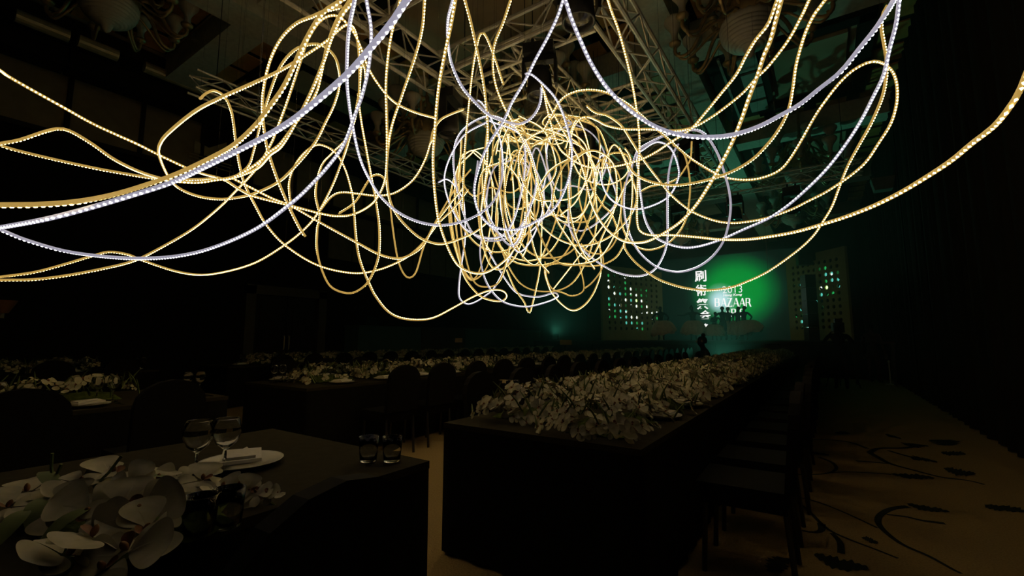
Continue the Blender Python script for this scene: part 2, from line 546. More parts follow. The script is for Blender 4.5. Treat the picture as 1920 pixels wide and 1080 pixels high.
def truss(label, a, b_, side=0.32, cr=0.026, br=0.011, group='box trusses under the ceiling'):
    a, b_ = Vector(a), Vector(b_)
    L = (b_ - a).length
    t = thing('lighting_truss', label, 'truss', (a.x, a.y, a.z - side / 2), math.atan2(b_.y - a.y, b_.x - a.x), group)
    h = side / 2
    ch = MB(); ch.tube([(0, 0, 0), (L, 0, 0)], cr, 8); cm = ch.mesh('chord', M['steel'])
    for yv in (-h, h):
        for zv in (0, side):
            put('chord', cm, t, (0, yv, zv))
    nb = max(2, round(L / BAY)); st = L / nb
    br_ = MB(); br_.tube([(0, 0, 0), (st, 0, side)], br, 6); bm_ = br_.mesh('brace', M['steel'])
    for i in range(nb):
        flip = i % 2
        for face in range(4):
            o = put('brace', bm_, t)
            if face < 2:
                o.location = (i * st, (-h, h)[face], side if flip ^ face else 0)
                o.rotation_euler = (PI if flip ^ face else 0, 0, 0)
            else:
                zv = (0, side)[face - 2]
                o.location = (i * st, -h if not flip ^ (face - 2) else h, zv)
                o.rotation_euler = (-PI / 2 if not flip ^ (face - 2) else PI / 2, 0, 0)
    # hoist wires to the ceiling
    for x in (0.3, L - 0.3):
        wm = MB(); wm.tube([(x, 0, side), (x, 0, ZC - (a.z - side / 2))], 0.006, 5)
        wm.obj('hoist_wire', M['black_metal'], t)
    return t


truss('long aluminium truss running below the right-hand ceiling beam', (-1.65, 2.2, 4.75), (-1.65, 10.6, 4.75))
truss('aluminium truss running lengthwise left of the rope tangle', (-4.05, 1.6, 4.75), (-4.05, 10.6, 4.75))
truss('near crosswise aluminium truss at the top left behind the thick ropes', (-3.86, 2.75, 4.75), (-1.84, 2.75, 4.75))
truss('crosswise aluminium truss above the middle of the rope tangle', (-3.86, 4.15, 4.75), (-1.84, 4.15, 4.75))
truss('crosswise aluminium truss directly behind the tangle of ropes', (-3.86, 6.25, 4.75), (-1.84, 6.25, 4.75))
truss('farther crosswise truss carrying a big black spotlight', (-3.86, 8.2, 4.75), (-1.84, 8.2, 4.75))
truss('middle lengthwise truss between the two long ones behind the tangle', (-2.85, 4.35, 4.75), (-2.85, 8.0, 4.75), 0.28, 0.022, 0.010)
truss('crosswise truss just beyond the heart of the tangle', (-3.86, 5.2, 4.9), (-3.02, 5.2, 4.9), 0.26, 0.02, 0.010)
truss('crosswise truss carrying nothing, between tangle and far spotlight', (-2.68, 7.25, 4.75), (-1.84, 7.25, 4.75), 0.26, 0.02, 0.010)
truss('farthest crosswise truss of the frame above the tangle', (-3.86, 10.2, 4.75), (-1.84, 10.2, 4.75))
truss('thin truss along the left wall side with its cut end showing', (-7.1, 2.45, 4.85), (-7.1, 14.0, 4.85), 0.26, 0.018, 0.009)
truss('distant crosswise truss before the stage in green light', (-6.8, 11.9, 4.9), (0.9, 11.9, 4.9), 0.28, 0.02, 0.009)

# moving-head lamps hanging on the trusses
def make_lamp():
    t = thing('moving_head_light', 'x', 'spotlight', group='moving-head spotlights on the trusses')
    m = MB(); m.box((0, 0, -0.06), (0.34, 0.26, 0.12)); m.tube([(-0.08, 0, 0.12), (-0.08, 0, 0)], 0.02, 6); m.tube([(0.08, 0, 0.12), (0.08, 0, 0)], 0.02, 6)
    part(t, 'lamp_base', m, M['black_metal'])
    m = MB()
    m.box((0, 0, -0.15), (0.38, 0.1, 0.06)); m.box((-0.18, 0, -0.31), (0.03, 0.1, 0.3)); m.box((0.18, 0, -0.31), (0.03, 0.1, 0.3))
    part(t, 'yoke', m, M['black_metal'])
    m = MB(); m.lathe([(0.0, 0.10), (0.10, 0.10), (0.13, 0.02), (0.14, -0.12), (0.15, -0.22), (0.13, -0.22), (0.12, -0.19)], 18, (0, 0, -0.36))
    part(t, 'lamp_head', m, M['black_metal'], True)
    m = MB(); m.lathe([(0.12, -0.19), (0.06, -0.21), (0.001, -0.215)], 18, (0, 0, -0.36)); part(t, 'lens', m, M['lens'], True)
    return t


lamp0 = make_lamp()
LP = [((-1.65, 7.6, 4.52), 'big black spotlight at the far corner below the ceiling beam'),
      ((-2.45, 4.15, 4.52), 'black spotlight clamped to the crosswise truss above the tangle'),
      (tuple(on_z(1083, -70, 4.6)), 'dark spotlight at the top edge beside the white rope'),
      ((-3.95, 4.3, 4.52), 'small spotlight clamped at the left truss corner'),
      ((-2.9, 6.25, 4.52), 'dim spotlight behind the tangle on the crosswise truss'),
      ((-1.58, 11.9, 4.68), 'boxy spotlight on the distant truss in green light'),
      ((-2.9, 11.9, 4.68), 'spotlight left of the boxy one on the distant truss'),
      ((-0.4, 11.9, 4.68), 'spotlight at the right end of the distant truss')]
for i, (p, lb) in enumerate(LP):
    o = lamp0 if i == 0 else dup(lamp0)
    o.location = p; o.rotation_euler = (0, 0, R.uniform(0, 3) if i < 5 else 0); o['label'] = lb
    if i in (5, 6):                      # two of them throw a faint warm light on the stage
        ld = bpy.data.lights.new('stage_front', 'SPOT')
        ld.energy = STAGE_FRONT; ld.color = (1.0, 0.72, 0.36); ld.spot_size = 1.0; ld.spot_blend = .8; ld.shadow_soft_size = .08
        lo = bpy.data.objects.new('stage_front', ld); COL.objects.link(lo); lo.parent = o
        lo.location = (0, .1, -.70)
        tgt = Vector((-5.0 + 2.2 * (i == 5), 23.5, 2.4)) - (Vector(p) + Vector((0, .1, -.70)))
        lo.rotation_euler = tgt.to_track_quat('-Z', 'Y').to_euler()

# ================================================================== CHANDELIERS
def make_chandelier():
    t = thing('chandelier', 'x', 'chandelier', group='brass chandeliers with frosted glass shades')
    # fluted stem cone, bowl with a drop tip
    m = MB(); m.lathe([(0.03, 0.98), (0.05, 0.95), (0.05, 0.85), (0.14, 0.75), (0.10, 0.62), (0.22, 0.45), (0.34, 0.22), (0.38, 0.08), (0.36, 0.02)], 40, flute=0.06, nf=20)
    part(t, 'stem', m, M['brass'], True)
    m = MB(); m.lathe([(0.36, 0.05)] + [(.37 * math.cos(q / 26 * 1.45) ** .8 + (.016 if q % 3 == 0 else -.004), -.03 - .34 * math.sin(q / 26 * 1.45)) for q in range(26)] + [(0.07, -0.41), (0.05, -0.47), (0.02, -0.50), (0.001, -0.51)], 28)
    part(t, 'bowl', m, M['frost'], True)
    m = MB(); m.tube([(0, 0, 0), (0, 0, 1)], 0.03, 8); part(t, 'drop_rod', m, M['brass'], loc=(0, 0, .95))
    prof = [(0.065, 0.0), (0.055, 0.06), (0.045, 0.12), (0.055, 0.18), (0.09, 0.25), (0.14, 0.32), (0.155, 0.36), (0.15, 0.40), (0.12, 0.43), (0.11, 0.42), (0.135, 0.38), (0.13, 0.34), (0.08, 0.26)]
    sh = MB(); sh.lathe(prof, 16); shm = sh.mesh('glass_shade', M['frost'], True)
    cup = MB(); cup.lathe([(0.0, -0.02), (0.05, -0.02), (0.085, 0.02), (0.09, 0.05), (0.06, 0.05), (0.05, 0.03)], 14); cupm = cup.mesh('cup', M['brass'], True)
    for nn, rs, dz, off in ((10, 1.0, 0.0, 0.1), (6, 0.66, 0.52, 0.4)):
        arm = MB()
        arm.tube(spline([Vector((q * rs, 0, z)) for q, z in ((.30, .12), (.45, .22), (.62, .10), (.75, -.12), (.90, -.20), (1.0, -.12), (1.0, 0))], 0.05), 0.028, 8)
        arm.tube(spline([Vector((q * rs, 0, z)) for q, z in ((.36, .06), (.5, 0), (.68, -.16), (.84, -.26), (.93, -.22), (.96, -.14), (.91, -.12))], 0.05), 0.02, 6)
        armm = arm.mesh('arm', M['brass'], True)
        for i in range(nn):
            o = put('arm', armm, t, (0, 0, dz), (0, 0, 2 * PI * i / nn + off))
            KIDS.setdefault(t.name, []).append(o)
            for nm, me, z in (('cup', cupm, 0), ('glass_shade', shm, .03)):
                c = put(nm, me, o, (rs, 0, z))
                KIDS.setdefault(o.name, []).append(c)
    return t


ch0 = make_chandelier()
CH = [((-0.62, 6.95, 5.75), 'large near chandelier at the top right with a ribbed bowl'),
      (tuple(at(1018, 200, 9.0)), 'chandelier above the rope tangle with upright pale shades'),
      ((-6.7, 6.6, 5.45), 'dim chandelier behind the golden ropes left of the tangle'),
      (tuple(at(205, 5, 7.2)), 'nearly dark chandelier in the top left corner'),
      ((-0.2, 13.4, 5.5), 'chandelier right of the ceiling beam behind the golden arc'),
      ((-4.6, 13.6, 5.5), 'chandelier in green light left of the long beam'),
      ((-0.6, 18.0, 5.5), 'farther green-lit chandelier nearest the stage on the right'),
      ((-4.5, 18.6, 5.4), 'far chandelier above the stage edge behind the ropes')]
for i, (p, lb) in enumerate(CH):
    o = ch0 if i == 0 else dup(ch0)
    o.location = p; o['label'] = lb; o.rotation_euler = (0, 0, 0.37 * i)
    for c_ in o.children:
        if c_.name.startswith('drop_rod'):
            c_.scale = (1, 1, ZC - p[2] - .95)

# ================================================================== STAGE
stage = thing('stage', 'low black stage platform below the green screen', 'stage', (-4.75, 22.5, 0))
m = MB(); m.box((0, 0, 1.13), (12.6, 9.0, 0.10)); part(stage, 'deck', m, M['stage_black'])
for i in range(13):
    m = MB(); m.box((-5.82 + i * .97, -4.42, 0.54), (0.95, 0.06, 1.06)); part(stage, 'fascia_panel', m, M['stage_black'])
m = MB(); m.box((0, 0.1, 0.54), (12.4, 8.8, 1.0)); part(stage, 'substructure', m, M['stage_black'])

# green screen
SY = 26.6
c0, cR, cT = on_y(1378, 556, SY), on_y(1475, 556, SY), on_y(1378, 470, SY)
sw, sh_ = 2 * abs(cR.x - c0.x), 4.6
m_, n, b = nt('screen_green_glow')
b.inputs['Base Color'].default_value = (0.01, 0.012, 0.01, 1)
b.inputs['Roughness'].default_value = 0.5
tc = n.nodes.new('ShaderNodeTexCoord')


def radial(cx, czv, rx, rz, stops):
    mp = n.nodes.new('ShaderNodeMapping'); mp.vector_type = 'POINT'
    mp.inputs['Location'].default_value = (-cx / rx, 0, -czv / rz)
    mp.inputs['Scale'].default_value = (1 / rx, 0, 1 / rz)
    n.links.new(tc.outputs['Object'], mp.inputs['Vector'])
    ln = n.nodes.new('ShaderNodeVectorMath'); ln.operation = 'LENGTH'
    n.links.new(mp.outputs['Vector'], ln.inputs[0])
    cr = n.nodes.new('ShaderNodeValToRGB')
    els = cr.color_ramp.elements
    els[0].position, els[0].color = stops[0][0], (*stops[0][1], 1)
    els[1].position, els[1].color = stops[-1][0], (*stops[-1][1], 1)
    for p_, c_ in stops[1:-1]:
        e = els.new(p_); e.color = (*c_, 1)
    n.links.new(ln.outputs['Value'], cr.inputs['Fac'])
    return cr.outputs['Color']


k_ = sw / 2 / 97.0           # metres per photo pixel on the screen
G1 = radial(0.0, 0.3, 108 * k_, 100 * k_, [(0, (0.0, 0.31, 0.035)), (0.45, (0.0, 0.27, 0.035)), (0.68, (0.001, 0.10, 0.022)), (0.85, (0.002, 0.02, 0.010)), (1.0, (0.001, 0.006, 0.004))])
G2 = radial(-30 * k_, -0.15, 36 * k_, 40 * k_, [(0, (0.75, 0.75, 1.0)), (0.35, (0.50, 0.55, 0.80)), (0.75, (0.07, 0.12, 0.13)), (1.0, (0, 0, 0))])
ad = n.nodes.new('ShaderNodeMix'); ad.data_type = 'RGBA'; ad.blend_type = 'ADD'
ad.inputs['Factor'].default_value = 1.0
n.links.new(G1, ad.inputs[6]); n.links.new(G2, ad.inputs[7])
n.links.new(ad.outputs[2], b.inputs['Emission Color'])
b.inputs['Emission Strength'].default_value = SCREEN_GAIN
screen = thing('stage_screen', 'glowing green stage screen with white lettering and large calligraphy', 'screen', (c0.x, SY, c0.z))
m = MB(); m.box((-0.6, 0, 0), (sw + 2.6, 0.08, sh_)); part(screen, 'display', m, m_)
m = MB(); m.box((-0.6, 0.10, 0), (sw + 2.8, 0.1, sh_ + 0.2)); part(screen, 'screen_frame', m, M['stage_black'])


def scr(px, py):
    p = on_y(px, py, SY - 0.05)
    return Vector((p.x - c0.x, -0.05, p.z - c0.z))


def word(txt, px, py, hpx, wpx=None, shear=0.0, bold=0.0, tall=1.0):
    """lettering flat on the screen, lower left corner at photo pixel"""
    cu = bpy.data.curves.new('txt', 'FONT')
    cu.body = txt
    cu.shear = shear
    cu.offset = bold
    cu.extrude = 0.004
    cu.size = 1.0
    tmp = bpy.data.objects.new('txt', cu)
    COL.objects.link(tmp)
    dg = bpy.context.evaluated_depsgraph_get()
    me = bpy.data.meshes.new_from_object(tmp.evaluated_get(dg))
    bpy.data.objects.remove(tmp)
    xs = [v.co.x for v in me.vertices]; ys = [v.co.y for v in me.vertices]
    if not xs:
        return
    x0, x1, y0_, y1 = min(xs), max(xs), min(ys), max(ys)
    lo = scr(px, py)
    H = scr(px, py - hpx).z - lo.z
    sy = H / (y1 - y0_)
    sx = sy if not wpx else abs(scr(px + wpx, py).x - lo.x) / (x1 - x0)
    for v in me.vertices:
        v.co = Vector((lo.x + (v.co.x - x0) * sx, lo.y - 0.01 + v.co.z * 0.5, lo.z + (v.co.y - y0_) * sy))
    me.materials.clear(); me.materials.append(M['text_white'])
    o = put('lettering', me, screen)
    KIDS.setdefault(screen.name, []).append(o)


word('2013', 1355, 550, 13, 37, bold=-.012)
word('Hong Kong', 1356, 557, 5.5, 36, shear=0.25, bold=0.02)
for ch_, px_, py_, h_, w_ in (('刷', 1303, 529, 21, 22), ('術', 1305, 555, 21, 20), ('祭', 1306, 581, 21, 24), ('会', 1312, 599, 17, 22), ('慧', 1311, 627, 20, 18)):
    word(ch_, px_, py_, h_, w_, bold=0.022)
# didone capitals made of stems and hairlines, unit box per letter
LET = {'B': [(0, 0, .14, 0, .14, 1, 0, 1), (.14, .93, .45, .93, .45, 1, .14, 1), (.14, .48, .5, .48, .5, .54, .14, .54), (.14, 0, .5, 0, .5, .07, .14, .07),
             (.42, .52, .56, .55, .56, .92, .42, .97), (.45, .04, .64, .08, .64, .47, .45, .52)],
       'A': [(0, 0, .05, 0, .36, 1, .31, 1), (.28, 1, .44, 1, .74, 0, .56, 0), (.12, .32, .58, .32, .58, .37, .12, .37)],
       'Z': [(0, .93, .62, .93, .62, 1, 0, 1), (.44, 1, .62, 1, .18, 0, 0, 0), (0, 0, .64, 0, .64, .07, 0, .07), (.58, 0, .64, 0, .64, .22, .6, .22)],
       'R': [(0, 0, .14, 0, .14, 1, 0, 1), (.14, .93, .45, .93, .45, 1, .14, 1), (.14, .46, .45, .46, .45, .52, .14, .52), (.4, .48, .56, .55, .56, .92, .4, .98), (.34, .5, .5, .5, .72, 0, .55, 0)],
       'T': [(0, .93, .7, .93, .7, 1, 0, 1), (.28, 0, .42, 0, .42, 1, .28, 1), (0, .8, .05, .8, .05, 1, 0, 1), (.65, .8, .7, .8, .7, 1, .65, 1)]}


def caps(word_, px, py, h, adv):
    for i, c in enumerate(word_):
        mb = MB()
        for q in LET[c]:
            pts = [scr(px + i * adv + q[2 * j] * adv * 1.32, py - q[2 * j + 1] * h) for j in range(4)]
            mb.poly(pts, 0.012, Vector((0, -1, 0)))
        o = mb.obj('lettering', M['text_white'], screen)
        KIDS.setdefault(screen.name, []).append(o)


caps('BAZAAR', 1340, 575, 16, 11.6)
caps('ART', 1359, 594, 15, 12)

# perforated panels
def perforated(label, A, B, H, cols, rows, lit, notch=None, margins=(0.28, 0.28, 0.35, 0.45)):
    """A, B floor corners (left, right) of the panel; holes are real holes, lit discs stand behind them"""
    A, B = Vector(A), Vector(B)
    L = (B - A).length
    t = thing('perforated_panel', label, 'panel', A, math.atan2(B.y - A.y, B.x - A.x), 'perforated panels flanking the stage screen')
    ml, mr, mt, mb_ = margins
    cw, chh = (L - ml - mr) / cols, (H - mt - mb_) / rows
    rr = min(cw, chh) * 0.30
    m = MB()
    K = 12
    for i in range(cols):
        for j in range(rows):
            cx, cz_ = ml + (i + .5) * cw, mb_ + (j + .5) * chh
            if notch and notch[0] <= i <= notch[1] and j >= notch[2]:
                continue
            vs_ = []
            for kk in range(K):
                an = 2 * PI * (kk + .5) / K
                ca, sa = math.cos(an), math.sin(an)
                s_ = 1 / max(abs(ca), abs(sa))
                vs_.append((cx + ca * s_ * cw / 2, 0, cz_ + sa * s_ * chh / 2))
            # push to square corners
            for kk in range(K):
                an = 2 * PI * (kk + .5) / K
                vs_.append((cx + rr * math.cos(an), 0, cz_ + rr * math.sin(an)))
            for kk in range(K):
                an = 2 * PI * (kk + .5) / K
                vs_.append((cx + rr * math.cos(an), 0.05, cz_ + rr * math.sin(an)))
            fs_ = []
            for kk in range(K):
                q = (kk + 1) % K
                fs_.append((kk, q, K + q, K + kk)); fs_.append((K + kk, K + q, 2 * K + q, 2 * K + kk))
            base = len(vs_)
            vs_ += [(cx + sx_ * cw / 2, 0, cz_ + sz_ * chh / 2) for sx_, sz_ in ((1, 1), (-1, 1), (-1, -1), (1, -1))]
            for ci, a_ in enumerate((1, 4, 7, 10)):
                fs_.append((a_ - 1 if False else a_, base + ci, a_ - 0 if False else (a_ - 1) % K))
            m.add(vs_, fs_)
    top = H
    def bar(x0, x1, z0, z1):
        m.add([(x0, 0, z0), (x1, 0, z0), (x1, 0, z1), (x0, 0, z1)], [(0, 1, 2, 3)])
    bar(0, L, 0, mb_); bar(0, ml, mb_, H - mt); bar(L - mr, L, mb_, H - mt)
    if notch:
        bar(0, ml + notch[0] * cw, H - mt, H); bar(ml + (notch[1] + 1) * cw, L, H - mt, H)
    else:
        bar(0, L, H - mt, H)
    # edges
    for (c_, s_) in (((0.0, .06, H / 2), (.02, .12, H)), ((L, .06, H / 2), (.02, .12, H)), ((L / 2, .06, 0.01), (L, .12, .02))):
        m.box(c_, s_)
    part(t, 'board', m, M['panel_cream'])
    bk = MB(); bk.box((L / 2, 0.16, H / 2), (L - .05, .03, H - .05 if not notch else H - mt - .1)); part(t, 'backing', bk, M['stage_black'])
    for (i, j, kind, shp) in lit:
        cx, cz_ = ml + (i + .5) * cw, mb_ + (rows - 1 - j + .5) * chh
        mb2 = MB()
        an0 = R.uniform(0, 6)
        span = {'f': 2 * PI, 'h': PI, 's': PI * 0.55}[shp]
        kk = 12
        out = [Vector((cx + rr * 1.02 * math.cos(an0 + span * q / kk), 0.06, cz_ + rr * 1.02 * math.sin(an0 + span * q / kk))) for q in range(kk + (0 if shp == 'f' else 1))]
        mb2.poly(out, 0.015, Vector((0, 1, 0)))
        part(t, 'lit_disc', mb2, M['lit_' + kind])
    return t


Wt, Te, Gr, Di, Li = 'white', 'teal', 'green', 'dim', 'lime'
LITL = [(0, 0, Gr, 'f'), (3, 0, Wt, 'h'), (1, 0, Di, 's'), (0, 1, Wt, 'h'), (3, 1, Gr, 'h'), (0, 2, Wt, 'f'), (1, 2, Te, 'h'), (2, 2, Di, 'h'), (3, 2, Gr, 'f'), (4, 2, Wt, 'h'), (5, 2, Di, 'f'), (6, 2, Di, 'f'), (7, 2, Gr, 'h'),
        (1, 3, Wt, 'f'), (2, 3, Te, 'f'), (3, 3, Gr, 'f'), (4, 3, Wt, 'h'), (4, 3, Gr, 'f'), (5, 3, Wt, 'h'), (6, 3, Gr, 'f'), (7, 3, Di, 'f'), (0, 4, Te, 'f'), (1, 4, Wt, 's'), (2, 4, Wt, 's'), (3, 4, Wt, 'f'), (4, 4, Te, 'f'), (5, 4, Li, 'f'), (6, 4, Wt, 'f'), (7, 4, Di, 'h'),
        (0, 5, Gr, 'f'), (1, 5, Te, 'f'), (2, 5, Wt, 'h'), (3, 5, Di, 'f'), (4, 5, Wt, 's'), (5, 5, Wt, 'f'), (6, 5, Gr, 'h'), (7, 5, Wt, 'f'), (8, 5, Wt, 's'), (0, 6, Wt, 's'), (1, 6, Gr, 'h'), (2, 6, Te, 'f'), (3, 6, Wt, 'h'), (3, 6, Te, 'f'), (4, 6, Wt, 's'), (6, 6, Wt, 's'), (7, 6, Wt, 'h'), (8, 6, Wt, 'h'), (9, 6, Wt, 'f'),
        (0, 7, Gr, 's'), (1, 7, Gr, 'f'), (2, 7, Te, 'h'), (3, 7, Te, 'f'), (4, 7, Wt, 'f'), (5, 7, Wt, 'h'), (8, 7, Wt, 's'), (9, 7, Gr, 'f'), (3, 8, Te, 'h'), (4, 8, Te, 'f'), (5, 8, Gr, 'f'), (6, 8, Te, 'f'), (5, 9, Te, 'h'), (6, 9, Gr, 'f'), (8, 9, Te, 's')]
pa = at(1131, 636, 22.1); pb = at(1245, 637, 24.6)
ZS = 1.19
perforated('cream perforated panel left of the screen with glinting round holes', (pa.x, pa.y, ZS), (pb.x, pb.y, ZS), 3.72, 10, 10, LITL)
LITR = [(2, 2, Gr, 'f'), (0, 2, Di, 's'), (1, 3, Te, 'h'), (0, 3, Di, 's'), (2, 5, Di, 'f'), (2, 6, Gr, 'h'), (2, 7, Wt, 'h'), (2, 7, Te, 'f'), (1, 7, Te, 's'), (0, 8, Gr, 's'), (1, 8, Di, 'h'), (2, 8, Te, 'f'), (3, 8, Gr, 'f'), (3, 7, Te, 'h'), (1, 9, Te, 'f'), (2, 9, Di, 'h'), (3, 9, Te, 'h'), (2, 10, Wt, 'h'), (2, 10, Te, 'f'), (1, 10, Di, 's'),
        (6, 1, Gr, 'h'), (6, 2, Te, 'h'), (7, 2, Wt, 'h'), (7, 2, Te, 'f'), (8, 2, Di, 'f'), (7, 3, Te, 'f'), (8, 3, Te, 'h'), (6, 3, Gr, 'h'), (6, 4, Li, 'f'), (5, 4, Wt, 'h'), (8, 4, Te, 'h'), (4, 5, Te, 'h'), (5, 5, Te, 'f'), (6, 5, Gr, 'h'), (7, 5, Gr, 'h'), (4, 6, Te, 'h'), (4, 7, Te, 's'), (5, 7, Di, 'h'), (4, 1, Di, 'h'), (5, 1, Di, 'f')]
pa = at(1483, 637, 22.2); pb = at(1597, 637, 18.9)
perforated('tall cream perforated panel right of the screen behind a black pillar', (pa.x, pa.y, ZS), (pb.x, pb.y, ZS), 4.0, 9, 11, LITR, notch=(2, 4, 11))
pp = at(1523, 637, 19.2)
t = thing('speaker_column', 'slim black loudspeaker column before the right perforated panel', 'loudspeaker', (pp.x, pp.y, ZS), 0.5)
for i in range(5):
    m = MB(); m.box((0, 0, 0.28 + i * 0.56), (0.42, 0.40, 0.54)); o = part(t, 'speaker_box', m, M['black_metal'])
m = MB(); m.box((0, 0, -0.005 + 0.01), (0.5, 0.5, 0.02)); part(t, 'base_plate', m, M['black_metal'])
pp = at(1509, 497, 21.0)
t = thing('hanging_speaker', 'dark loudspeaker hung at the top of the right panel', 'loudspeaker', (pp.x, pp.y, pp.z), 0.4)
m = MB(); m.box((0, 0, 0.28), (0.62, 0.3, 0.56)); part(t, 'speaker_box', m, M['black_metal'])
m = MB(); m.tube([(0, 0, 0.56), (0, 0, ZC - pp.z)], 0.01, 6); part(t, 'hanging_wire', m, M['black_metal'])

# wash lamps added by the stage to throw green light up to the ceiling
for i, (x, y, z) in enumerate(((-10.6, 19.3, 1.18), (-3.0, 17.72, 0))):
    t = thing('stage_wash_light', ('low black floodlight at the left stage edge throwing green light', 'low black floodlight on the floor before the stage throwing green light')[i], 'floodlight', (x, y, z), 0, 'green floodlights on the stage')
    m = MB(); m.box((0, 0, 0.02), (0.34, 0.3, 0.04)); m.box((-0.16, 0, 0.15), (0.03, 0.1, 0.26)); m.box((0.16, 0, 0.15), (0.03, 0.1, 0.26)); part(t, 'bracket', m, M['black_metal'])
    m = MB(); m.box((0, 0, 0.2), (0.26, 0.2, 0.16), mtx=Matrix.Rotation(0.5, 3, 'X')); part(t, 'lamp_head', m, M['black_metal'])
    ld = bpy.data.lights.new('stage_wash', 'SPOT')
    ld.energy = ADDED_WASH * (0.4, 0.75)[i]; ld.color = (0.16, 1.0, 0.62); ld.spot_size = 1.9; ld.spot_blend = 1.0; ld.shadow_soft_size = 0.12
    lo = bpy.data.objects.new('stage_wash', ld); COL.objects.link(lo); lo.parent = t
    lo.location = (0, -0.05, 0.36)
    lo.rotation_euler = Vector((.62, -.75, .62) if i == 0 else (.08, -.62, .78)).to_track_quat('-Z', 'Y').to_euler()

# ================================================================== PEOPLE
def skin_body(t, name, joints, bones, mats):
    """joints: {name: (vec, radius)}"""
    names = list(joints)
    me = bpy.data.meshes.new(name)
    me.from_pydata([joints[k_][0] for k_ in names], [(names.index(a), names.index(b_)) for a, b_ in bones], [])
    o = put(name, me, t)
    md = o.modifiers.new('Skin', 'SKIN'); md.use_smooth_shade = True
    for i, k_ in enumerate(names):
        me.skin_vertices[0].data[i].radius = (joints[k_][1], joints[k_][1] if len(joints[k_]) < 3 else joints[k_][2])
        me.skin_vertices[0].data[i].use_root = (i == 0)
    o.modifiers.new('Sub', 'SUBSURF').levels = 1
    o.modifiers['Sub'].render_levels = 1
    dg = bpy.context.evaluated_depsgraph_get()
    me2 = bpy.data.meshes.new_from_object(o.evaluated_get(dg))
    o.modifiers.clear()
    o.data = me2
    me2.materials.clear(); me2.materials.append(mats)
    return o


